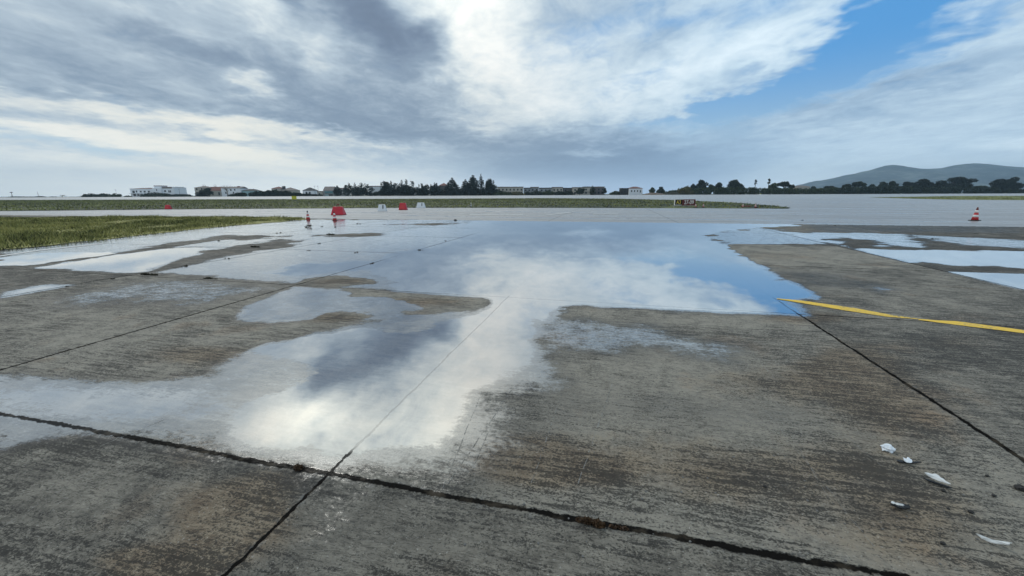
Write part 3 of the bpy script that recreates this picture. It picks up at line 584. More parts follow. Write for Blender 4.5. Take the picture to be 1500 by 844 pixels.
def tree(name, label, x0, x1, ytop, Y, shape, mat, cat='tree', group=None, n=900, leaf=.45):
    xc = (x0+x1)/2; bz = gz(Y)-.06; x0, x1 = (xc+(x0-xc)*1.16, xc+(x1-xc)*1.16) if shape in ('spiky', 'cypress', 'cone', 'bush') else (x0, x1); c = P3(xc, ytop, Y); Hh = c.z-bz; Wd = (P3(x1, ytop, Y).x-P3(x0, ytop, Y).x); r = Wd/2
    root = empty(name, (c.x, Y, bz), label, cat, group); bl = []; rn = random.uniform
    if shape in ('round', 'loose'):
        nb = 9 if shape == 'round' else 13; base = .34 if shape == 'round' else .42
        for i in range(nb):
            a = rn(0, 6.28); q = rn(.1, .62); zz = rn(base, .82); k = 1-abs(zz-.58)*.9
            s = rn(.28, .46) if shape == 'round' else rn(.16, .30)
            bl.append((math.cos(a)*r*q*k*1.2, math.sin(a)*r*q*k, Hh*zz, r*s*1.15, r*s*1.1, Hh*s*.42))
        bl.append((rn(-.1, .1)*r, 0, Hh*.84, r*.38, r*.4, Hh*.15)); bl.append((0, 0, Hh*.45, r*.75, r*.7, Hh*.22))
    elif shape == 'bush':
        for i in range(9):
            q = rn(-.72, .72); zz = rn(.3, .62)*(1-.45*abs(q)); s = rn(.28, .42)
            bl.append((q*r, rn(-.4, .4)*r*.6, Hh*zz, r*s, r*s*.8, Hh*rn(.28, .40)))
        bl.append((rn(-.15, .15)*r, 0, Hh*.52, r*.4, r*.4, Hh*.44)); bl.append((0, 0, Hh*.22, r*.92, r*.6, Hh*.24))
    elif shape == 'spiky':
        for i in range(7): q = rn(-.7, .7); bl.append((q*r, rn(-.3, .3)*r, Hh*rn(.25, .6)*(1-.35*abs(q)), r*rn(.28, .42), r*.4, Hh*rn(.25, .33)))
        for i in range(9): q = rn(-.9, .9); h_ = Hh*(.92-.30*q*q*rn(.5, 1.1)); bl.append((q*r, rn(-.3, .3)*r, h_*.82, r*.085, r*.1, h_*.2))
        bl.append((0, 0, Hh*.3, r*.85, r*.6, Hh*.3))
    elif shape in ('cypress', 'cone'):
        m_ = 8
        for i in range(m_):
            f_ = i/(m_-1); wr = (1-.93*f_)**.9 if shape == 'cone' else math.sin(math.pi*(.18+.78*f_))**.75
            bl.append((rn(-.13, .13)*r*wr, 0, Hh*(.08+.86*f_), r*max(wr, .08), r*max(wr, .08), Hh*.09))
            if i < m_-1: bl.append((rn(-.75, .75)*r*wr, rn(-.3, .3)*r*wr, Hh*(.12+.80*f_), r*wr*.36, r*wr*.36, Hh*.10))
    elif shape == 'umbrella':
        for i in range(7): q = rn(-.75, .75); bl.append((q*r, rn(-.4, .4)*r, Hh*(.80-.22*q*q+rn(-.06, .04)), r*rn(.22, .34), r*.3, Hh*rn(.10, .16)))
        bl.append((0, 0, Hh*.70, r*.7, r*.5, Hh*.13))
    if shape == 'palm':
        mb = MB(); mb.tube([(0, 0, 0), (.1, 0, Hh*.45), (.05, 0, Hh*.82)], [.32, .24, .2], 6); mb.build('trunk', M['bark'], root)
        mb = MB()
        for i in range(46):
            a = rn(0, 6.28); e = rn(-1.0, 1.35); L = rn(.75, 1.0)*r; d = Vector((math.cos(a)*math.cos(e), math.sin(a)*math.cos(e), math.sin(e)*1.5)); o = Vector((.05, 0, Hh-1.35*r))
            tip = o+d*L; sd_ = d.cross(Vector((0, 0, 1))).normalized()*L*.22; md = o+d*L*.6
            b_ = len(mb.V); mb.add([o, md+sd_, tip, md-sd_], [(0, 1, 2, 3)])
        mb.build('crown', mat, root); return root
    if shape == 'fan':
        mb = MB(); mb.tube([(0, 0, 0), (0, 0, Hh*.4)], .3, 6); mb.build('trunk', M['bark'], root); mb = MB()
        for i in range(26):
            a = rn(0, 6.28); o = Vector((0, 0, Hh*.4)); d = Vector((math.cos(a), math.sin(a), 0)); L = rn(.7, 1)*r; el_ = rn(.3, 1.0)*Hh*.7
            p1 = o+d*L*.55+Vector((0, 0, el_)); p2 = o+d*L+Vector((0, 0, el_*.45)); sd_ = Vector((-d.y, d.x, 0))*.16
            mb.add([o, p1+sd_, p2, p1-sd_], [(0, 1, 2, 3)])
        mb.build('crown', mat, root); return root
    mb = MB(); th = .04*Hh+.08
    mb.tube([(0, 0, 0), (rn(-.1, .1), 0, Hh*.3), (rn(-.2, .2), 0, Hh*.62)], [th, th*.75, th*.35], 6)
    if shape in ('round', 'loose', 'umbrella'):
        for i in range(4):
            a = rn(0, 6.28); mb.tube([(0, 0, Hh*rn(.25, .4)), (math.cos(a)*r*.3, math.sin(a)*r*.3, Hh*.52), (math.cos(a)*r*.6, math.sin(a)*r*.5, Hh*.68)], [th*.5, th*.35, th*.12], 5)
    if shape == 'bare':
        for i in range(26):
            a = rn(0, 6.28); z0 = Hh*rn(.2, .6); L = rn(.4, 1.0)
            mb.tube([(0, 0, z0), (math.cos(a)*r*L*.5, math.sin(a)*r*L*.5, z0+Hh*.2*L), (math.cos(a)*r*L, math.sin(a)*r*L, min(Hh, z0+Hh*.42*L))], [.11, .08, .03], 4)
        mb.build('trunk', M['twig'], root)
        V, Fc = leaves([(0, 0, Hh*.7, r*.9, r*.8, Hh*.3)], 160, .22); link_np('crown', V, Fc, M['twig'], root); return root
    mb.build('trunk', M['bark'], root)
    V, Fc = leaves(bl, n, leaf); V[:, 2] = np.maximum(V[:, 2], .02); link_np('crown', V, Fc, mat, root)
    return root
def hedge(name, label, top, Y, mat, n, leaf=.42, dep=3.0):
    """long run of scrub read as one mass; top: outline points (x, y) in the picture"""
    V, Fc = [], []
    bl = []
    for (xa, ya), (xb, yb) in zip(top, top[1:]):
        k = max(1, int((xb-xa)/4))
        for i in range(k):
            f_ = (i+random.uniform(.2, .8))/k; p = P3(xa+(xb-xa)*f_, ya+(yb-ya)*f_+random.uniform(-.6, .8), Y); bz = gz(Y)-.06; hh = max(.3, p.z-bz)
            bl.append((p.x, Y+random.uniform(-1, 1)*dep, bz+hh*.48, random.uniform(2.3, 3.6), dep*.6, hh*.52))
    V, Fc = leaves(bl, n, leaf); V[:, 2] = np.maximum(V[:, 2], gz(Y)-.05)
    return tag(link_np(name, V, Fc, mat), label, 'hedge', kind='stuff')

# ---- buildings
def house(name, label, x0, x1, ytop, yeave, Y, depth, wall, roof, rtype, wins, group=None, glass='glass_dark', cat='house', extra=()):
    bz = gz(Y)-.06; a, b = P3(x0, yeave, Y), P3(x1, yeave, Y); w = b.x-a.x; he = a.z-bz; hr = max(.25, P3((x0+x1)/2, ytop, Y).z-bz-he)
    root = empty(name, ((a.x+b.x)/2, Y, bz), label, cat, group); h2 = w/2
    mb = MB(); mb.box(-h2, h2, 0, depth, 0, he)
    if rtype == 'gable_end': mb.add([(-h2, 0, he), (h2, 0, he), (0, 0, he+hr), (-h2, depth, he), (h2, depth, he), (0, depth, he+hr)], [(0, 1, 2), (4, 3, 5)])
    wl = mb.build('wall', M[wall], root)
    mb = MB(); o = .35
    if rtype == 'flat': mb.box(-h2-.2, h2+.2, -.2, depth+.2, he+.003, he+hr)
    elif rtype == 'hip':
        i = min(depth/2, h2)*.9
        mb.add([(-h2-o, -o, he), (h2+o, -o, he), (h2+o, depth+o, he), (-h2-o, depth+o, he), (-h2+i, depth/2, he+hr), (h2-i, depth/2, he+hr)], [(3, 2, 1, 0), (0, 1, 5, 4), (1, 2, 5), (2, 3, 4, 5), (3, 0, 4)])
    elif rtype == 'gable':
        mb.add([(-h2-o, -o, he), (h2+o, -o, he), (h2+o, depth+o, he), (-h2-o, depth+o, he), (-h2-o, depth/2, he+hr), (h2+o, depth/2, he+hr)], [(3, 2, 1, 0), (0, 1, 5, 4), (1, 2, 5), (2, 3, 4, 5), (3, 0, 4)])
    elif rtype == 'gable_end':
        mb.add([(-h2-o, -o, he-.2), (0, -o, he+hr+.05), (h2+o, -o, he-.2), (-h2-o, depth+o, he-.2), (0, depth+o, he+hr+.05), (h2+o, depth+o, he-.2), (-h2-o, -o, he+.05), (0, -o, he+hr+.3), (h2+o, -o, he+.05), (-h2-o, depth+o, he+.05), (0, depth+o, he+hr+.3), (h2+o, depth+o, he+.05)],
               [(0, 1, 4, 3), (1, 2, 5, 4), (6, 9, 10, 7), (7, 10, 11, 8), (0, 6, 7, 1), (1, 7, 8, 2), (3, 4, 10, 9), (4, 5, 11, 10), (0, 3, 9, 6), (2, 8, 11, 5)])
    rf = mb.build('roof', M[roof], root)
    for fx, fz, ww, wh in wins:
        cx = -h2+fx*w; cz = fz*he; mb = MB(); mb.box(cx-ww/2, cx+ww/2, -.05, .12, cz-wh/2, cz+wh/2); mb.build('window', M[glass], root)
    for nm, mt_, bx in extra:
        mb = MB(); x_0, x_1, y_0, y_1, z_0, z_1 = bx; mb.box(-h2+x_0*w, -h2+x_1*w, y_0, y_1, z_0*he, z_1*he); mb.build(nm, M[mt_], rf if nm == 'chimney' else root)
    return root
YB = 345
# big white hotel on the left: three stepped blocks under one thing
hot = house('hotel', 'long white hotel with stepped blocks and terraces behind the runway at far left', 190, 224, 275.2, 276.6, YB+8, 14, 'white_wall', 'roof_red', 'hip',
            [(.14, .62, 2.0, 2.0), (.27, .66, 1.2, 1.6), (.45, .64, 1.6, 1.3), (.62, .64, 1.6, 1.3), (.80, .64, 1.6, 1.3), (.16, .25, 2.2, 2.0), (.31, .26, 1.2, 1.7)], cat='hotel',
            extra=[('balcony', 'white_wall', (-.02, .52, -1.3, -.05, .40, .47)), ('wall', 'white_wall', (1.0, 1.38, -.8, 13, 0, 1.08)), ('wall', 'white_wall', (1.38, 1.88, .6, 14, 0, 1.02)), ('tower', 'white_wall', (1.0, 1.30, 1.5, 8, 1.083, 1.30)),
                   ('roof', 'roof_red', (.99, 1.31, 1.3, 8.2, 1.303, 1.38)), ('roof', 'roof_grey', (1.37, 1.80, .4, 14, 1.023, 1.22)), ('roof', 'white_wall', (1.80, 1.89, .4, 14, 1.023, 1.16)),
                   ('window', 'glass_dark', (1.17, 1.20, -.86, -.7, .72, .95)), ('window', 'glass_dark', (1.44, 1.52, .54, .7, .60, .80)), ('window', 'glass_dark', (1.62, 1.67, .54, .7, .52, .78)), ('window', 'glass_dark', (1.69, 1.73, .54, .7, .52, .78))])
house('house', 'beige hip roofed house at the left end of the terrace behind dark trees', 284.5, 303, 272.4, 275, YB+8, 10, 'beige_wall', 'roof_grey', 'hip', [(.18, .83, 1.2, 1.5), (.58, .84, 1.2, 1.5), (.18, .42, 1.4, 1.2), (.78, .80, 1.0, 1.4)])
house('house', 'low house with steep red tiled roof between two taller pale houses', 302, 323.5, 273.5, 279.5, YB+9, 10, 'beige_wall', 'roof_red', 'gable', [(.42, .5, 1.2, 2.4), (.85, .5, 1.2, 2.4)])
house('house', 'white blue shaded house with two upper windows right of the red roof', 323.5, 352, 273.2, 276, YB+8, 10, 'white_wall', 'roof_grey', 'gable', [(.50, .80, 1.1, 1.5), (.70, .82, 1.1, 1.3), (.22, .45, 1.1, 1.5), (.62, .45, 1.1, 1.5)], extra=[('chimney', 'roof_red', (.74, .84, 3, 4.2, 1.02, 1.27))])
house('house', 'pale turquoise low house behind the hedge beside the white house', 352.5, 375, 276.8, 279.8, YB+9, 9, 'cyan_wall', 'roof_dark', 'hip', [(.3, .5, 1.1, 1.4), (.7, .5, 1.1, 1.4)])
house('house', 'small stone house with a pyramid roof rising over the hedge', 397.5, 411.5, 273.4, 276.4, YB+12, 9, 'beige_wall', 'roof_red', 'hip', [(.50, .80, 1.2, 1.9)])
house('house', 'beige house with dark chimney and broad gable behind the hedge', 411.5, 430, 274.6, 279.0, YB+11, 11, 'beige_wall', 'roof_grey', 'hip', [(.74, .45, 1.2, 2.0)], extra=[('chimney', 'roof_dark', (.02, .20, 2, 4, 1.15, 1.72))])
house('house', 'white gabled house with veranda posts left of the two utility poles', 443, 459, 274.6, 279.4, YB+10, 9, 'white_wall', 'roof_dark', 'hip', [(.35, .6, 1.5, 1.6), (.65, .6, 1.5, 1.6), (.2, .28, 1.6, 1.6), (.55, .28, 1.6, 1.6)])
house('house', 'tiny beige outbuilding right of the two utility poles', 464.5, 472.5, 280, 281, YB+6, 5, 'beige_wall', 'roof_grey', 'flat', [(.4, .5, 1.0, 1.3)])
house('apartment_building', 'grey two storey block with broad tiled front and teal awnings left of the dark cypress', 473.5, 487.5, 273.2, 279.2, YB+4, 9, 'grey_wall', 'roof_grey', 'gable', [(.72, .18, 3.6, 1.6)], cat='building', extra=[('awning', 'glass_teal', (.18, 1.0, -.5, -.05, .52, .86)), ('awning', 'cyan_wall', (.18, .55, -.5, -.05, .06, .26))])
house('house', 'narrow pale house with outside stair between cypress and big dark tree', 497.5, 506, 275.4, 276.6, YB+8, 8, 'grey_wall', 'roof_red', 'flat', [(.35, .75, 1.4, 1.2), (.35, .35, 1.6, 1.0)], extra=[('stair', 'white_wall', (.2, .7, -.9, -.05, .40, .48))])
house('house', 'bright white block showing between the dark trees left of centre', 540.5, 556, 272.4, 273.6, YB+10, 9, 'white_wall', 'roof_grey', 'flat', [(.12, .45, 1.0, 1.3), (.85, .35, 1.4, 1.2)])
house('house', 'brown roofed house peeking between the conifers', 643, 655, 268.2, 272, YB+22, 9, 'dark_wall', 'roof_red', 'hip', [(.3, .6, 1.2, 1.4), (.7, .6, 1.2, 1.4)])
# terrace of modern flat roofed houses, centre
ROW = [(728.5, 766.5, 273.6, 'beige_wall', 'widest beige flat roofed house, first of the row beside the conifers'), (767.5, 778, 275, 'grey_wall', 'narrow grey flat roofed house, second from the conifers'), (777.5, 789, 273.8, 'grey_wall', 'grey flat roofed house, third from the conifers'),
       (790.5, 808.5, 275, 'grey_wall', 'low broad grey flat roofed house, fourth from the conifers'), (809.5, 824.5, 274, 'beige_wall', 'pale flat roofed house in the middle of the row'), (825, 839.5, 275.2, 'dark_wall', 'dark low flat roofed house right of the middle of the row'),
       (840, 855, 274.2, 'beige_wall', 'pale flat roofed house, third from the right end of the row'), (855.5, 868.5, 273.4, 'beige_wall', 'tall pale flat roofed house, second from the right end of the row'), (869, 885.5, 273.4, 'dark_wall', 'dark flat roofed house closing the right end of the row')]
for i, (xa, xb, yt, wm, lb) in enumerate(ROW):
    nw = max(2, int((xb-xa)/5)); wn_ = [((k+.5)/nw, .72, 1.4, 1.5) for k in range(nw)]+[((k+.5)/nw, .30, 1.6, 1.8) for k in range(nw)]
    house('terrace_house', lb, xa, xb, yt, yt+1.3, YB+30+(i % 3)*4, 9, wm, 'roof_dark' if i % 2 else 'roof_grey', 'flat', wn_, group='row of flat roofed houses', extra=[('balcony', wm, (.08, .92, -1.2, -.05, .46, .56))])
house('shed', 'black box like shed left of the red roofed white house', 910, 921, 275.6, 276.2, YB-4, 6, 'black', 'roof_dark', 'flat', [(.5, .5, 1.2, 1.2)], cat='shed')
house('house', 'white house with red hip roof alone right of the black shed', 922, 941.5, 273.4, 276.2, YB+10, 9, 'white_wall', 'roof_red', 'hip', [(.18, .6, 1.0, 1.5), (.40, .6, 1.0, 1.5), (.62, .6, 1.0, 1.5), (.84, .55, 1.0, 2.0)])
house('house', 'low whitish building in front of the mountain foot behind the long hedge', 1168, 1187, 271.6, 273.6, YB+60, 9, 'beige_wall', 'roof_grey', 'hip', [(.3, .75, 1.2, 1.0), (.7, .75, 1.2, 1.0)])
# ---- poles, mast, lamp
def pole(name, label, x, ytop, Y, rad, cat, lean=0, head=None):
    bz = gz(Y)-.06; p = P3(x, ytop, Y); h_ = p.z-bz; root = empty(name, (p.x, Y, bz), label, cat)
    mb = MB(); mb.tube([(0, 0, 0), (lean*.5, 0, h_*.5), (lean, 0, h_)], [rad, rad*.85, rad*.6], 7); mb.build('pole', M['metal_grey'], root)
    mb = MB()
    if head == 'arm': mb.box(lean-.9, lean+.9, -.08, .08, h_-.5, h_-.32); mb.build('crossarm', M['metal_grey'], root)
    elif head == 'lamp': mb.box(lean-1.1, lean+1.1, -.3, .3, h_-.1, h_+.5); mb.build('lamp_head', M['black'], root)
    elif head == 'jib': mb.tube([(0, 0, h_*.3), (lean*.5-1.4, 0, h_*.42)], .08, 5); mb.build('stay', M['metal_grey'], root)
    return root
pole('floodlight_mast', 'dark floodlight mast with wide head at the far left shore', 16.5, 282.2, 380, .30, 'mast', head='lamp')
pole('crane_mast', 'thin leaning mast above a round bush at far left', 55.5, 280.5, 380, .16, 'mast', lean=-.9, head='jib')
pole('utility_pole', 'slim pole above the low bushes left of the white hotel', 169.5, 277.6, YB+6, .10, 'pole', lean=-.4, head='arm')
pole('utility_pole', 'lone slim pole between the white hotel and the beige house', 262, 276.4, YB+6, .12, 'pole', head='arm')
pole('utility_pole', 'left one of two slim poles by the white gabled house', 460.6, 272, YB+5, .10, 'pole', head='arm')
pole('utility_pole', 'right one of two slim poles by the white gabled house', 465.4, 272.2, YB+5, .13, 'pole', head='arm')
# ---- trees
for a in [
    ('bush', 'tiny dark bush under the floodlight mast at the left edge', 14, 36, 288.0, 375, 'bush', 'leaf_dark', 'bush'),
    ('bush', 'small low bush just right of the floodlight mast', 40, 51, 288.6, 375, 'bush', 'leaf_dark', 'bush'),
    ('bush', 'round bush at the foot of the leaning mast', 52, 64, 287.6, 375, 'bush', 'leaf_dark', 'bush'),
    ('bush', 'flat bush between the leaning mast and the fan palm', 72, 82, 288.8, 375, 'bush', 'leaf_dark', 'bush'),
    ('palm_tree', 'squat fan palm on the left shore', 84, 97, 285.8, 375, 'fan', 'leaf_dark', 'palm'),
    ('bush', 'biggest rounded bush of the clump left of the hotel', 121, 142, 283, YB+4, 'bush', 'leaf_dark', 'bush'),
    ('bush', 'middle rounded bush of the clump left of the hotel', 139, 163, 283, YB+6, 'bush', 'leaf_dark', 'bush'),
    ('bush', 'right rounded bush of the clump below the slim pole', 161, 176, 283, YB+4, 'bush', 'leaf_mid', 'bush'),
    ('bush', 'low shrub touching the left corner of the white hotel', 182, 192, 286.5, YB+3, 'bush', 'leaf_dark', 'bush'),
    ('bush', 'dark domed shrub mound hiding the foot of the white hotel', 205, 250, 281.6, YB-2, 'bush', 'leaf_dark', 'bush'),
    ('bush', 'long sloping shrub right of the hotel below the lone pole', 240, 282, 284.2, YB-1, 'bush', 'leaf_dark', 'bush'),
    ('tree', 'dark rounded tree in front of the beige house', 287, 303, 277.5, YB-1, 'bush', 'leaf_cypress', 'tree'),
    ('tree', 'dark olive tree in front of the red roof', 298, 312, 275, YB, 'round', 'leaf_dark', 'tree'),
    ('tree', 'bare pale branched tree in front of the white blue house', 324, 338, 269.5, YB-1, 'bare', 'twig', 'tree'),
    ('tree', 'thin bare tree behind the beige house roof', 296, 301, 269.3, YB+30, 'bare', 'twig', 'tree'),
    ('tree', 'thin bare tree behind the red roof', 312.5, 317, 270, YB+30, 'bare', 'twig', 'tree'),
    ('cypress_tree', 'single dark oval cypress right of the grey block with awnings', 488.5, 499.5, 272.6, YB-2, 'cypress', 'leaf_cypress', 'tree'),
    ('tree', 'very broad black spiky crowned tree left of the white block', 504, 542, 266, YB-3, 'spiky', 'leaf_cypress', 'tree'),
    ('tree', 'broad conifer just right of the white block', 556, 580, 263, YB-1, 'spiky', 'leaf_cypress', 'tree'),
    ('tree', 'tallest spired conifer of the left conifer group', 578, 609, 261.2, YB-2, 'spiky', 'leaf_cypress', 'tree'),
    ('tree', 'dark conifer with ragged top left of the slit of sky', 609.5, 628, 267, YB-1, 'spiky', 'leaf_cypress', 'tree'),
    ('tree', 'squarish dark conifer right of the slit of sky', 629.5, 645.5, 266.5, YB-2, 'spiky', 'leaf_cypress', 'tree'),
    ('conifer_tree', 'triangular pointed conifer with wide skirt', 646, 678, 260.6, YB-1, 'cone', 'leaf_cypress', 'tree'),
    ('conifer_tree', 'narrow conifer left in the tall central clump', 675.5, 688, 263.5, YB-2, 'cypress', 'leaf_cypress', 'tree'),
    ('conifer_tree', 'tall dark column conifer in the central clump', 684.5, 701, 257, YB-1, 'cypress', 'leaf_cypress', 'tree'),
    ('conifer_tree', 'thin wispy conifer standing highest of the central clump', 700.5, 708, 255.3, YB, 'cypress', 'leaf_cypress', 'tree'),
    ('tree', 'broad flat topped dark tree right end of the central clump', 705, 727, 259.6, YB-1, 'spiky', 'leaf_cypress', 'tree'),
    ('bush', 'yellow green bush before the widest flat roofed house', 749, 768, 280.6, YB-2, 'bush', 'leaf_olive', 'bush'),
    ('bush', 'grey green bush at the foot of the central tree clump', 724, 750, 280.4, YB-1, 'bush', 'leaf_mid', 'bush'),
    ('bush', 'dark bush before the second flat roofed house', 768, 777, 279, YB+2, 'bush', 'leaf_dark', 'bush'),
    ('bush', 'dark wide bush before the third flat roofed house', 775, 797, 278.6, YB+3, 'bush', 'leaf_dark', 'bush'),
    ('bush', 'round bush before the fourth flat roofed house', 796, 812, 278.2, YB+1, 'bush', 'leaf_mid', 'bush'),
    ('bush', 'low dark bush before the middle flat roofed house', 811, 828, 279.4, YB+2, 'bush', 'leaf_dark', 'bush'),
    ('bush', 'dark bush before the dark low flat roofed house', 827, 843, 278.6, YB+3, 'bush', 'leaf_dark', 'bush'),
    ('tree', 'small dark tree before the tall pale flat roofed house', 842, 857, 275.6, YB+2, 'round', 'leaf_dark', 'tree'),
    ('tree', 'slender dark tree between the last two flat roofed houses', 864, 872, 272.4, YB+1, 'cypress', 'leaf_dark', 'tree'),
    ('tree', 'small tree off the right end of the flat roofed row', 883, 890, 275, YB+2, 'loose', 'leaf_dark', 'tree'),
    ('bush', 'pale low bush left of the black shed', 892, 911, 279.6, YB, 'bush', 'leaf_mid', 'bush'),
    ('tree', 'young loose tree right of the red roofed house', 950, 961, 274.4, YB+1, 'loose', 'leaf_mid', 'tree'),
    ('tree', 'dark young tree by the earth bank', 961, 976, 273.4, YB, 'round', 'leaf_dark', 'tree'),
    ('tree', 'yellowish olive bush at the left end of the long hedge', 993, 1021, 271.6, YB-2, 'bush', 'leaf_olive', 'tree'),
    ('tree', 'wispy tree left of the first tall round tree', 1010, 1021, 269, YB+4, 'loose', 'leaf_dark', 'tree'),
    ('tree', 'first tall round tree on loose branches above the hedge', 1018.5, 1038, 263.2, YB+2, 'round', 'leaf_dark', 'tree'),
    ('tree', 'grey green tree between the first tall round tree and the next dark one', 1034, 1050, 270, YB+1, 'loose', 'leaf_mid', 'tree'),
    ('tree', 'dark pointed tree left of the broad dome tree', 1046, 1062, 267.2, YB+3, 'loose', 'leaf_dark', 'tree'),
    ('tree', 'broad dark dome shaped tree above the hedge', 1066, 1090, 262.8, YB+1, 'round', 'leaf_dark', 'tree'),
    ('palm_tree', 'left one of two tall slim palms', 1104, 1111, 262.4, YB+2, 'palm', 'leaf_dark', 'palm'),
    ('palm_tree', 'right one of two tall slim palms, the higher', 1123.5, 1131, 261, YB+3, 'palm', 'leaf_dark', 'palm'),
    ('tree', 'pale loose tree below the right slim palm', 1124, 1144, 268, YB+1, 'loose', 'leaf_mid', 'tree'),
    ('tree', 'dark umbrella crowned tree right of the palms', 1140, 1158, 264.8, YB+2, 'umbrella', 'leaf_dark', 'tree'),
    ('tree', 'small umbrella crowned tree right after the larger one near the palms', 1155, 1166, 269.6, YB+3, 'umbrella', 'leaf_dark', 'tree'),
    ('tree', 'low dark tree before the foot of the mountain', 1186, 1198, 272.8, YB+4, 'loose', 'leaf_dark', 'tree'),
    ('tree', 'low spreading dark tree at the left of the mountain trees', 1208, 1226, 271.4, YB+2, 'umbrella', 'leaf_dark', 'tree'),
    ('tree', 'small flat topped tree under the left mountain slope', 1234, 1249, 268.8, YB+1, 'umbrella', 'leaf_dark', 'tree'),
    ('tree', 'broad umbrella tree under the left mountain summit', 1248, 1273, 265, YB+2, 'umbrella', 'leaf_dark', 'tree'),
    ('tree', 'low tree filling the dip right of the broad umbrella tree', 1270, 1286, 270, YB+3, 'loose', 'leaf_dark', 'tree'),
    ('tree', 'rounded tree under the right shoulder of the first summit', 1284, 1302, 266, YB+1, 'round', 'leaf_dark', 'tree'),
    ('tree', 'pointed tree under the saddle of the mountain', 1299, 1318, 265, YB+2, 'loose', 'leaf_dark', 'tree'),
    ('tree', 'first wide dark tree of the dense run under the second summit', 1318, 1342, 266, YB+3, 'round', 'leaf_cypress', 'tree'),
    ('tree', 'taller dark tree in the dense run under the second summit', 1338, 1367, 261.8, YB+1, 'round', 'leaf_cypress', 'tree'),
    ('tree', 'lower dark tree joining the dense run to the biggest crown', 1364, 1394, 264, YB+2, 'round', 'leaf_cypress', 'tree'),
    ('tree', 'biggest dark crown of the tree line under the second summit', 1388, 1428, 258.6, YB+1, 'round', 'leaf_cypress', 'tree'),
    ('tree', 'small tree right of the biggest dark crown', 1428, 1450, 272, YB+2, 'loose', 'leaf_mid', 'tree'),
    ('tree', 'dark round tree left in the pair at the right edge', 1457, 1480, 262, YB-2, 'round', 'leaf_cypress', 'tree'),
    ('tree', 'taller dark tree right in the pair at the right edge', 1475, 1499, 258.8, YB-1, 'round', 'leaf_cypress', 'tree')]:
    nm, lb, x0, x1, yt, Y, shp, mtn, cat = a
    w_ = (x1-x0); nn = int(min(6000, max(420, w_*(290-yt)*8.0)))
    tree(nm, lb, x0, x1, yt, Y, shp, M[mtn], cat, 'trees and bushes along the far edge of the airfield', nn, .55 if w_ > 9 else .36)
hedge('hedge', 'dark scrub hedge before the houses left of centre', [(335, 285.5), (345, 283), (372, 281.5), (392, 279), (402, 278.5), (420, 280), (436, 283), (455, 284), (472, 285.5)], YB-3, M['leaf_dark'], 16000, .6)
hedge('hedge', 'grey green scrub under the conifers left of centre', [(538, 284), (558, 279), (600, 276.5), (614, 279), (640, 277), (655, 277), (690, 276), (726, 277), (738, 281)], YB+3, M['leaf_dark'], 14000, .6)
hedge('hedge', 'long dark hedge running along the right half of the horizon', [(975, 281), (985, 278.5), (1000, 277), (1040, 274.5), (1090, 273.5), (1120, 275.5), (1150, 275), (1180, 276.5), (1230, 274.5), (1270, 274), (1330, 273), (1345, 275)], YB-3, M['leaf_mid'], 36000, .6)
hedge('hedge', 'dark scrub belt under the mountain trees at right', [(1225, 274.5), (1270, 273), (1330, 272.5), (1380, 274), (1440, 272.5), (1460, 275), (1500, 277), (1560, 276)], YB-5, M['leaf_dark'], 28000, .6)
def mound(name, label, x0, x1, ytop, Y, mat):
    a, b = P3(x0, ytop, Y), P3(x1, ytop, Y); bz = gz(Y)-.06; w_ = b.x-a.x; hh = P3((x0+x1)/2, ytop, Y).z-bz; V = []; Fc = []; n = 24; m_ = 10
    for j in range(m_):
        for i in range(n):
            u, v = i/(n-1), j/(m_-1); e = math.sin(math.pi*u)**.7*math.sin(math.pi*v)**.8
            V.append((a.x+w_*u, Y+w_*.4*(v-.5), bz+hh*e*(.8+.4*mnoise.noise(Vector((u*5, v*4, x0))))))
    for j in range(m_-1):
        for i in range(n-1): Fc.append((j*n+i, j*n+i+1, (j+1)*n+i+1, (j+1)*n+i))
    return tag(link(name, V, Fc, mat, smooth=True), label, 'mound')
mound('earth_bank', 'pale brown earth bank left of the long hedge', 942, 974, 281.4, YB-10, M['soil'])
mound('earth_bank', 'darker low earth bank joining the long hedge', 968, 1000, 279.6, YB-4, M['leaf_weed'])

# ---- hills on the right
prof = [(1120, 285), (1185, 273), (1215, 264), (1240, 256), (1262, 253), (1282, 247), (1297, 242.4), (1308, 241.2), (1322, 242.6), (1340, 246.6), (1360, 247.2), (1378, 246.4), (1398, 241.8), (1415, 239.8), (1430, 239), (1450, 240.2), (1475, 243.4), (1500, 245), (1560, 250), (1650, 258), (1760, 268), (1900, 282)]
YH = 3000; pts = [P3(x, y, YH) for x, y in prof]; pxs = [p.x for p in pts]; pzs = [max(0, p.z) for p in pts]
nx_, ny_ = 220, 60; V = []; Fc = []
for j in range(ny_):
    v = j/(ny_-1); Y = 1900+v*1900
    for i in range(nx_):
        X0 = pxs[0]+(pxs[-1]-pxs[0])*i/(nx_-1); X = X0*(.55+.45*Y/YH) if Y < YH else X0
        R_ = np.interp(X0, pxs, pzs); s_ = (Y-1900)/(YH-1900) if Y < YH else 1-(Y-YH)/900
        s_ = max(0, min(1, s_)); e = s_**.85 if Y < YH else s_
        nz = mnoise.fractal(Vector((X*.0035, Y*.0035, 1.7)), 1.0, 2.0, 5); rv = abs(mnoise.noise(Vector((X*.006+nz*.5, Y*.0018, 4.2))))
        V.append((X, Y, -.5+R_*e+(nz*26-rv*46)*min(1, R_/120)*math.sin(math.pi*min(1, s_))))
for j in range(ny_-1):
    for i in range(nx_-1): Fc.append((j*nx_+i, j*nx_+i+1, (j+1)*nx_+i+1, (j+1)*nx_+i))
mt = bpy.data.materials.new('scrub hillside with haze tint'); mt.use_nodes = True; t = NT(mt.node_tree); b = t.n['Principled BSDF']; pz = t.node('ShaderNodeNewGeometry').outputs['Position']
n1 = t.noise(pz, .006, 6, .6, .4); n2 = t.noise(pz, .03, 5, .65)
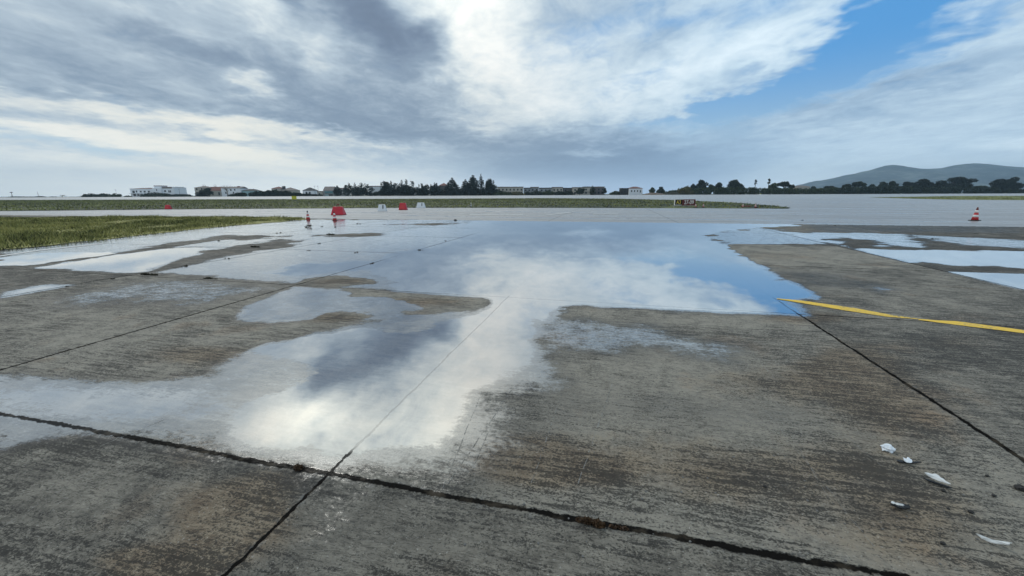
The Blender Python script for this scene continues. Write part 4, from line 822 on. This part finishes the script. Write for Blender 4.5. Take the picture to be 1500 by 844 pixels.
f = t.m('ADD', t.m('MULTIPLY', n1, .6), t.m('MULTIPLY', n2, .4))
t.put(b.inputs['Base Color'], t.ramp(f, [(.42, (.010, .022, .034)), (.52, (.030, .048, .056)), (.61, (.12, .145, .14))])); b.inputs['Roughness'].default_value = .95  # scrub colours shifted to blue, painting in extra distance haze
tag(link('hills', V, Fc, mt, smooth=True), 'blue grey mountain with two rounded summits at the right', 'hills', kind='structure')

# ---- grass
def mat_grass(name, c0, c1, c2, sc_):
    mt = bpy.data.materials.new(name); mt.use_nodes = True; t = NT(mt.node_tree); b = t.n['Principled BSDF']
    g = t.node('ShaderNodeNewGeometry'); p = g.outputs['Position']; rnd = g.outputs['Random Per Island']
    n = t.noise(p, sc_, 5, .65); n2 = t.noise(p, sc_*.22, 3, .6)
    f = t.m('ADD', t.m('MULTIPLY', n, .6), t.m('ADD', t.m('MULTIPLY', n2, .4), t.m('MULTIPLY', t.m('SUBTRACT', rnd, .5), .25)))
    t.put(b.inputs['Base Color'], t.ramp(f, [(.40, c0), (.49, c1), (.60, c2)])); b.inputs['Roughness'].default_value = .7; b.inputs['Specular IOR Level'].default_value = .2
    return mt
M['grass'] = mat_grass('rough verge grass', (.026, .032, .012), (.155, .168, .046), (.36, .33, .12), .8)
M['grass_far'] = mat_grass('airfield grass', (.028, .036, .012), (.135, .158, .042), (.30, .29, .09), .30)
def in_poly(P, pg): return sdist(P, pg) < 0
def grass(name, label, poly, n, hmin, hmax, wid, mat, dz, clump=1.5):
    pg = np.array([at(*p) for p in poly]); lo, hi = pg.min(0), pg.max(0); P = np.zeros((0, 2))
    while len(P) < n:
        q = np.random.uniform(lo, hi, (n*2, 2)); P = np.concatenate([P, q[in_poly(q, pg)]])
    P = P[:n]; sdv = -sdist(P, pg)
    cl = np.array([mnoise.fractal(Vector((x*.55, y*.55, 3.3)), 1.0, 2.0, 3) for x, y in P])
    h_ = np.random.uniform(hmin, hmax, n)*(1+np.clip(cl, -.5, 1.0)*clump)
    P = P+np.random.normal(0, .13, P.shape)
    a = np.random.uniform(0, math.pi, n); w_ = wid*np.random.uniform(.5, 1.4, n); lean = np.random.normal(0, .55, (n, 2))*h_[:, None]
    g0 = np.array([gz(y) for y in P[:, 1]])+dz-.01; off = np.stack([np.cos(a), np.sin(a)], 1)*w_[:, None]
    V = np.zeros((n, 3, 3)); V[:, 0, :2] = P-off; V[:, 1, :2] = P+off; V[:, 2, :2] = P+lean; V[:, 0, 2] = g0; V[:, 1, 2] = g0; V[:, 2, 2] = g0+h_
    V = V.reshape(-1, 3); Fc = [tuple(r) for r in np.arange(3*n).reshape(-1, 3)]
    # turf sheet beneath, ragged outline
    ring = []
    for i in range(len(pg)):
        p, q = pg[i], pg[(i+1) % len(pg)]; k = max(1, int(np.linalg.norm(q-p)/.6))
        for j in range(k): r = p+(q-p)*j/k+np.random.normal(0, .16, 2); ring.append((r[0], r[1], gz(r[1])+dz))
    base = len(V); V = np.concatenate([V, np.array(ring)]); Fc.append(tuple(range(base, base+len(ring))))
    return tag(link(name, V, Fc, mat), label, 'grass', kind='stuff')
grass('grass', 'rough green verge beside the apron at left', [(-420, 324), (0, 318.6), (250, 318), (400, 318), (438, 319), (450, 321), (400, 326), (300, 334.5), (150, 351), (0, 367), (-420, 425)], 120000, .04, .15, .014, M['grass'], .012)
grass('grass', 'long grass strip between taxiway and runway', [(-500, 296), (0, 293.4), (300, 292.4), (640, 291.4), (800, 290.6), (900, 291.4), (1000, 293.6), (1090, 298), (1157, 304), (1155, 305.6), (1000, 304.8), (800, 304.4), (600, 304.4), (250, 306.8), (0, 309.4), (-500, 316)], 120000, .10, .22, .05, M['grass_far'], .02, .5)
grass('grass', 'narrow grass tongue on the right before the runway', [(1272, 289.2), (1400, 287.6), (1520, 287.2), (1900, 287), (1900, 295), (1500, 293.2), (1400, 292.6), (1340, 291.2)], 22000, .06, .20, .05, M['grass_far'], .02, .5)

# ---- traffic cones
def copy_tree(o, parent=None):
    c = o.copy(); col.objects.link(c); c.parent = parent
    if parent is not None: c.matrix_parent_inverse = o.matrix_parent_inverse.copy()
    for ch in list(o.children): copy_tree(ch, c)
    return c
def cone_proto(body, bandm, basem, tip):
    root = empty('traffic_cone', (0, 0, 0), None, None)
    mb = MB(); mb.box(-.2, .2, -.2, .2, 0, .035, .94, .94); mb.build('base', M[basem], root)
    R_ = lambda z: .155-.125*(z-.035)/.715
    mb = MB(); mb.lathe([(R_(.036), .036), (R_(.22), .22), (R_(.34), .34), (R_(.48), .48), (R_(.60), .60)], 22); mb.build('body', M[body], root, smooth=True)
    for z0, z1 in ((.20, .325), (.45, .59)):
        mb = MB(); mb.lathe([(R_(z0)+.004, z0), (R_(z1)+.004, z1)], 22); mb.build('reflective_band', M[bandm], root, smooth=True)
    mb = MB(); mb.lathe([(R_(.60), .601), (R_(.70), .70), (.026, .75), (.016, .755)], 22); mb.build('tip', M[tip], root, smooth=True)
    return root
CG = 'red and white traffic cones on the airfield'
c_red = cone_proto('cone_red', 'cone_white', 'rubber', 'dirty_red'); c_drk = cone_proto('cone_red', 'cone_white', 'dirty_red', 'rubber'); c_blk = cone_proto('rubber', 'cone_white', 'rubber', 'cone_white')
for src, x, y, s, rz, lb, first in [
    (c_red, 1427.5, 323.3, 1.02, .3, 'red and white cone standing alone on the apron at right', True),
    (c_red, 490.5, 323.2, .80, .2, 'red and white cone in front of the nearest red marker', False),
    (c_drk, 451.5, 321.8, .80, .5, 'dirty red and white cone at the tip of the grass verge', True),
    (c_blk, 690, 304, .80, .1, 'small dark based cone with white bands on the edge of the central grass', True),
    (c_red, 1019, 304, .62, .4, 'small cone right beside the red sign board', False),
    (c_red, 1030, 304, .62, .0, 'small cone second to the right of the red sign board', False),
    (c_red, 1088, 304.2, .62, .7, 'small cone beside the fallen red board near the grass tip', False),
    (c_red, 1106.5, 304.6, .72, .2, 'small cone nearest the right tip of the grass strip', False)]:
    o = src if first else copy_tree(src); X, Y = at(x, y)
    o.location = (X, Y, gz(Y)+(.022 if y < 318 and x > 1000 and x < 1150 else -.01 if Y > 24.5 else .001)); o.scale = (s, s, s); o.rotation_euler.z = rz
    tag(o, lb, 'cone', CG)
# fallen red board
X, Y = at(1092.5, 303.6); rt = empty('fallen_board', (X, Y, gz(Y)+.03), 'flat red board lying on the grass beside a small cone', 'board', rz=.15)
mb = MB(); mb.box(-.55, .55, -.12, .12, .02, .16, .96, .8); mb.build('panel', M['dirty_red'], rt)
mb = MB(); mb.box(-.45, -.37, -.2, .2, -.005, .019); mb.box(.37, .45, -.2, .2, -.005, .019); mb.build('foot', M['rubber'], rt)
# ---- lettering
def text(name, s, size, mat, parent, loc, rot=(math.pi/2, 0, 0), ext=.004, sx=1.0):
    cu = bpy.data.curves.new(name, 'FONT'); cu.body = s; cu.size = size; cu.extrude = ext; cu.align_x = 'CENTER'; cu.align_y = 'CENTER'; cu.offset = size*.012
    tmp = bpy.data.objects.new(name, cu); col.objects.link(tmp); bpy.context.view_layer.update()
    me = bpy.data.meshes.new_from_object(tmp.evaluated_get(bpy.context.evaluated_depsgraph_get())); bpy.data.objects.remove(tmp)
    me.materials.clear(); me.materials.append(mat); o = bpy.data.objects.new(name, me); col.objects.link(o); o.parent = parent; o.location = loc; o.rotation_euler = rot; o.scale = (sx, 1, 1); return o
# ---- trapezoid markers
def marker(lb, xc, ybase, wpx, hpx, mat, digit, panel, rz=0.0):
    X, Y = at(xc, ybase); k = (P3(xc+10, ybase, Y).x-P3(xc, ybase, Y).x)/10.0; w_ = wpx*k; h_ = hpx*k; z0 = gz(Y)-.008
    root = empty('trapezoid_marker', (X, Y+.3, z0), lb, 'marker', 'trapezoid markers on the taxiway', rz)
    d = w_*.36; ty, tx = .34, .72
    mb = MB(); mb.box(-w_/2, w_/2, -d, d, .03, h_, tx, ty); bo = mb.build('body', mat, root)
    mod = bo.modifiers.new('bevel', 'BEVEL'); mod.width = .025; mod.segments = 2
    mb = MB(); mb.box(-w_*.5, w_*.5, -d*1.02, d*1.02, 0, .029); mb.build('skirt', mat if digit else M['dirty_red'], root)
    tilt = math.atan2(d*(1-ty), h_-.03); ang = math.pi/2-tilt
    yy = lambda z: -(d*(1-(1-ty)*(z-.03)/(h_-.03)))-.006
    if digit: text('digit', digit, h_*.80, M['black'], root, (w_*.16, yy(h_*.62)-.004, h_*.62), (ang, 0, 0), sx=1.5)
    if panel:
        z0_, z1_ = panel; mb = MB(); mb.add([(-w_*.32, yy(h_*z0_)-.01, h_*z0_), (w_*.34, yy(h_*z0_)-.01, h_*z0_), (w_*.28, yy(h_*z1_)-.01, h_*z1_), (-w_*.26, yy(h_*z1_)-.01, h_*z1_),
            (-w_*.32, yy(h_*z0_)+.004, h_*z0_), (w_*.34, yy(h_*z0_)+.004, h_*z0_), (w_*.28, yy(h_*z1_)+.004, h_*z1_), (-w_*.26, yy(h_*z1_)+.004, h_*z1_)], [(0, 1, 2, 3), (7, 6, 5, 4), (0, 4, 5, 1), (1, 5, 6, 2), (2, 6, 7, 3), (3, 7, 4, 0)]); mb.build('panel', M['cone_red'], root)
    return root
mk = marker('largest red trapezoid marker behind a red and white cone', 494, 315.2, 18.4, 12.2, M['marker_red'], None, None, .04)
mb = MB(); mb.box(.16, .36, -.03, .03, .70, .80); fl = mb.build('handle', M['dirty_red'], mk); fl.rotation_euler.y = -.25; fl.location = (-.06, 0, .04)
marker('nearer white trapezoid marker with digit 1, left of the small red one', 558.8, 309.6, 12.2, 9.8, M['marker_white'], '1', None, .03)
marker('smaller red trapezoid marker with lighter panel between two white ones', 589.6, 307.6, 11.4, 10, M['marker_red'], None, (.15, .8), -.05)
marker('farther white trapezoid marker with digit 1, right of the small red one', 616, 304.8, 12.6, 7.8, M['marker_white'], '1', None, .02)
marker('small red trapezoid marker on the far grass at left', 243.8, 306.8, 7.6, 6.4, M['marker_red'], None, (.15, .6), .1)
# ---- signs
def sign(name, lb, x0, x1, yt, yb, yg, face, txt, tmat, frame):
    X, Y = at((x0+x1)/2, yg); a, b = P3(x0, yt, Y), P3(x1, yb, Y); w_ = b.x-a.x; z0 = gz(Y); root = empty(name, ((a.x+b.x)/2, Y, z0), lb, 'sign')
    zb, zt = b.z-z0, a.z-z0
    mb = MB(); mb.box(-w_/2+.05, w_/2-.05, -.06, .10, zb+.05, zt-.04); mb.build('panel', M[face], root)
    fr = MB(); fr.box(-w_/2, -w_/2+.05, -.09, .12, zb, zt); fr.box(w_/2-.05, w_/2, -.09, .12, zb, zt); fr.box(-w_/2+.05, w_/2-.05, -.09, .12, zt-.04, zt); fr.box(-w_/2+.05, w_/2-.05, -.09, .12, zb, zb+.05); fr.build('frame', M[frame], root)
    for sx in (-.32, .32):
        lg = MB(); lg.box(w_*sx-.05, w_*sx+.05, -.04, .06, 0, zb); lg.build('leg', M['metal_grey'], root)
    lg = MB(); lg.box(-w_/2-.1, w_/2+.1, -.4, .4, 0, .10); lg.build('plinth', M['grey_wall'], root)
    if txt: text('lettering', txt, (zt-zb)*.92, M[tmat], root, (0, -.066, (zb+zt)/2-.01), sx=1.12*w_/((zt-zb)*len(txt)*.62) if len(txt) > 2 else .74)
    return root
sign('taxiway_sign', 'black sign board with yellow A3 on the central grass strip', 988.4, 999.4, 292.0, 300.6, 302.6, 'black', 'A3', 'sign_yellow', 'sign_white')
sign('runway_sign', 'dark red sign board with white 27-09 beside the black sign', 1000.2, 1017.8, 292.2, 300.9, 302.6, 'sign_red', '27-09', 'sign_white', 'dirty_red')
sign('yellow_sign', 'small yellow sign board on legs at the far edge of the left grass', 427.2, 434.4, 287.2, 292.2, 294.2, 'sign_lime', None, None, 'sign_lime')
# small white runway light unit far right of centre
X, Y = at(1114, 288.2); rt = empty('runway_light', (P3(1114, 285, 300).x, 300, gz(300)), 'tiny white light unit at the far runway edge below the palms', 'light unit')
mb = MB(); mb.box(-1.0, 1.0, -.5, .5, .0, .42, .8, .8); mb.build('housing', M['marker_white'], rt); mb = MB(); mb.box(-.3, .3, -.3, .3, .421, .8, .7, .7); mb.build('lamp_cap', M['sign_lime'], rt)

# ---- litter, stones and weeds on the concrete
def crumple(name, lb, x, y, sx, sy, sz, mat, seed, cat, sharp=1.0, rz=0.0):
    bm = bmesh.new(); bmesh.ops.create_icosphere(bm, subdivisions=3, radius=1.0)
    for v in bm.verts:
        n = v.co.normalized(); k = 1+.55*sharp*mnoise.noise(n*2.1+Vector((seed, 0, 0)))+.3*sharp*mnoise.noise(n*5.0+Vector((0, seed, 0)))
        v.co = n*k; v.co.z = max(-.35, v.co.z); v.co = Vector((v.co.x*sx, v.co.y*sy, (v.co.z+.35)*sz/1.35))
    me = bpy.data.meshes.new(name); bm.to_mesh(me); bm.free(); me.materials.append(mat)
    X, Y = at(x, y); o = bpy.data.objects.new(name, me); col.objects.link(o); o.location = (X, Y, .002); o.rotation_euler.z = rz; o.scale = (.75,)*3 if cat == 'stone' else (1, 1, 1); return tag(o, lb, cat)
crumple('paper_scrap', 'bluish white crumpled paper ball, farthest of the litter at lower right', 1300, 660, .034, .030, .034, M['paper'], 3.1, 'litter')
sc1 = empty('torn_wrapper', (*at(1327, 678), .002), 'small white and black torn wrapper just beside the bluish paper', 'litter', rz=.3)
def shard(name, parent, outline, z0, bend, mat, th=.004, loc=(0, 0, 0), rot=(0, 0, 0)):
    o2 = []
    for (xa, ya), (xb, yb) in zip(outline, outline[1:]+outline[:1]):
        for k in range(3): o2.append((xa+(xb-xa)*k/3+random.gauss(0, .0016), ya+(yb-ya)*k/3+random.gauss(0, .0016)))
    outline = o2; n = len(outline); V = []
    for z in (0, th):
        for x, y in outline: V.append((x, y, z0+z+bend*(x*x*5+abs(y)*.35)))
    cx, cy = sum(p[0] for p in outline)/n, sum(p[1] for p in outline)/n
    V += [(cx, cy, z0+bend*.004), (cx, cy, z0+th+bend*.01)]
    F_ = [(2*n, (i+1) % n, i) for i in range(n)]+[(2*n+1, n+i, n+(i+1) % n) for i in range(n)]+[(i, (i+1) % n, n+(i+1) % n, n+i) for i in range(n)]
    o = link(name, V, F_, mat, parent); o.location = loc; o.rotation_euler = rot; return o
shard('white_flap', sc1, [(-.02, -.014), (.002, -.02), (.022, -.008), (.018, .012), (0, .006), (-.012, .018), (-.022, .006)], .012, .9, M['paper'], rot=(.3, -.2, 0), loc=(.004, 0, .004))
shard('black_flap', sc1, [(-.055, .018), (-.03, .022), (.0, .004), (.05, -.018), (.075, -.032), (.06, -.036), (.01, -.02), (-.03, .0)], .003, .15, M['black'])
sc2 = empty('plastic_scrap', (*at(1369, 707), .002), 'white torn plastic scrap with dark underside, middle of the litter', 'litter', rz=-.5)
shard('white_flap', sc2, [(-.05, .012), (-.02, .02), (.0, .03), (.03, .008), (.05, -.022), (.02, -.016), (-.02, -.004)], .016, .8, M['plastic_white'], rot=(.35, .05, 0), loc=(0, 0, .008))
shard('dark_flap', sc2, [(-.045, .004), (0, .0), (.06, -.03), (.05, -.04), (0, -.022), (-.04, -.01)], .003, .2, M['black'])
sc3 = empty('oyster_shell', (*at(1318, 745), .002), 'black and white half shell lying open, nearest to the slab middle', 'shell', rz=-.25)
mb = MB(); pr_ = []
for i in range(20):
    a = 2*math.pi*i/20; pr_.append((.04*math.cos(a), .017*math.sin(a)))
shard('rim', sc3, [(x*(1+.12*random.random()), y*(1+.2*random.random())) for x, y in pr_], .004, 1.0, M['black'], .006)
shard('white_inside', sc3, [(x*.55-.004, y*.45+.002) for x, y in pr_], .014, 1.0, M['plastic_white'], .003)
shard('white_lip', sc3, [(-.042, .004), (-.03, .014), (-.02, .012), (-.032, -.002)], .014, .8, M['plastic_white'], .004)
sc4 = shard('white_shard', None, [(-.052, .016), (-.03, .017), (.0, .008), (.03, .0), (.055, -.014), (.045, -.02), (.02, -.012), (-.02, .0), (-.045, .01)], .006, 1.1, M['plastic_white'], .005)
X, Y = at(1452, 797); sc4.location = (X, Y, .002); sc4.rotation_euler.z = -.25; tag(sc4, 'long pointed white shard nearest the lower right corner', 'litter')
for x, y, s, lb in ((1495, 717, .030, 'largest dark stone at the right edge near the litter'), (1446, 698, .010, 'small dark stone near the right edge above the torn plastic'), (1456, 727, .011, 'dark stone between the torn plastic and the right edge'), (1422, 751, .014, 'flat dark stone in the middle of the litter'), (1381, 797, .012, 'single dark stone below the litter, left of the white shard'), (1389, 746, .008, 'tiny dark stone below the torn plastic'), (1382, 720, .012, 'dark stone touching the torn plastic'),
                    (1120, 713, .011, 'lone dark pebble on the dry slab left of the litter'), (667, 323, .10, 'dark lump at the far joint of the apron'), (1333, 318.5, .001, None)):
    if lb: crumple('stone', lb, x, y, s*1.3, s, s*.9, M['stone'], x*.01, 'stone', .8)
# pebbles scattered in the joints and on the slabs: copies of one
def scatter_pebbles():
    root = crumple('pebble', 'small grey pebble lying on the dry slabs', 1000, 700, .006, .005, .005, M['grit'], 2.2, 'pebble', .7); root['group'] = 'pebbles on the slabs'
    for i in range(70):
        x, y = random.uniform(680, 1480), random.uniform(590, 830); X, Y = at(x, y)
        o = root.copy(); col.objects.link(o); o.location = (X, Y, .001); k = random.uniform(.4, 1.1); o.scale = (k, k, k); o.rotation_euler.z = random.uniform(0, 6)
M['grit'] = mat_plain('pale grit', (.16, .155, .145), .8, .3, 40)
scatter_pebbles()
def tuft(name, lb, x, y, L, Wd, hh, n, mat, leaf, group=None, ang=0.0):
    X, Y = at(x, y); bl = []
    for i in range(7): q = random.uniform(-.8, .8); bl.append((q*L, random.uniform(-.3, .3)*Wd, hh*.3, L*.25, Wd*.7, hh*random.uniform(.4, .75)*(1-.5*abs(q))))
    V, Fc = leaves(bl, n, leaf); V[:, 2] = np.maximum(V[:, 2], .001)
    o = link_np(name, V, Fc, mat, loc=(X, Y, 0)); o.rotation_euler.z = ang; return tag(o, lb, 'weed', group)
AT = -SLAB_A
tuft('weed_tuft', 'rust brown dried weed along the nearest joint right of centre', 868, 768, .085, .022, .035, 650, M['leaf_dry'], .010, None, AT)
tuft('weed_tuft', 'small brown weed at the crossing of the two nearest joints', 438, 687, .035, .022, .035, 260, M['leaf_dry'], .011, None, AT)
tuft('weed_tuft', 'rust coloured sprig in the nearest joint just right of the big dried weed', 905, 774, .05, .014, .018, 160, M['leaf_dry'], .008, None, AT)
tuft('weed_tuft', 'dark leggy weed standing in the water film below the dirty cone', 452, 333,   .18, .10, .15, 34, M['leaf_weed'], .06)
tuft('weed_tuft', 'dark long weed mat at the joint crossing on the left slabs', 218, 403, .26, .03, .035, 260, M['leaf_weed'], .025, None, AT)
tuft('weed_tuft', 'dark weed mat in the joint right of the left joint crossing', 307, 408.5, .2, .022, .03, 170, M['leaf_weed'], .022, None, AT)
tuft('weed_tuft', 'wide dark weed on the bright film left of the markers', 376, 362.5, .26, .035, .04, 150, M['leaf_weed'], .04, None, AT)
tuft('weed_tuft', 'dark weed on the far joint below the cone with the red marker', 484, 344, .26, .035, .04, 110, M['leaf_weed'], .045, None, AT)
GW = 'small weeds growing in the slab joints'
for x, y in ((615, 366.5), (545, 386), (165, 409), (98, 420), (472, 332), (492, 333), (526, 328), (452, 367), (522, 370), (467, 357), (333, 379), (273, 390), (652, 353), (320, 353), (408, 341.5), (1223, 331), (1176, 323), (1370, 350), (1430, 343)):
    L_ = max(.03, random.uniform(.035, .075)*(500/(y+0.1)-.6)*2.0)
    tuft('weed_tuft', 'small dark weed tuft in a slab joint on the far part of the apron', x, y, L_*random.uniform(.8, 1.6), L_*.28, L_*.30, 45, M['leaf_weed'], L_*.18, GW, random.choice([AT, math.pi/2+AT]))

# ---- haze
vm = bpy.data.materials.new('thin sea haze'); vm.use_nodes = True; vt = NT(vm.node_tree); vt.n.clear(); vo = vt.node('ShaderNodeOutputMaterial')
pv = vt.node('ShaderNodeVolumePrincipled'); pv.inputs['Color'].default_value = (.58, .81, 1.0, 1); pv.inputs['Density'].default_value = .00017; pv.inputs['Anisotropy'].default_value = .2
vt.l.new(pv.outputs[0], vo.inputs['Volume'])
mb = MB(); mb.box(-6650, 6650, -90, 4300, -1.1, 260); tag(mb.build('haze', vm), 'thin bluish sea haze over the airfield', 'haze', kind='stuff')
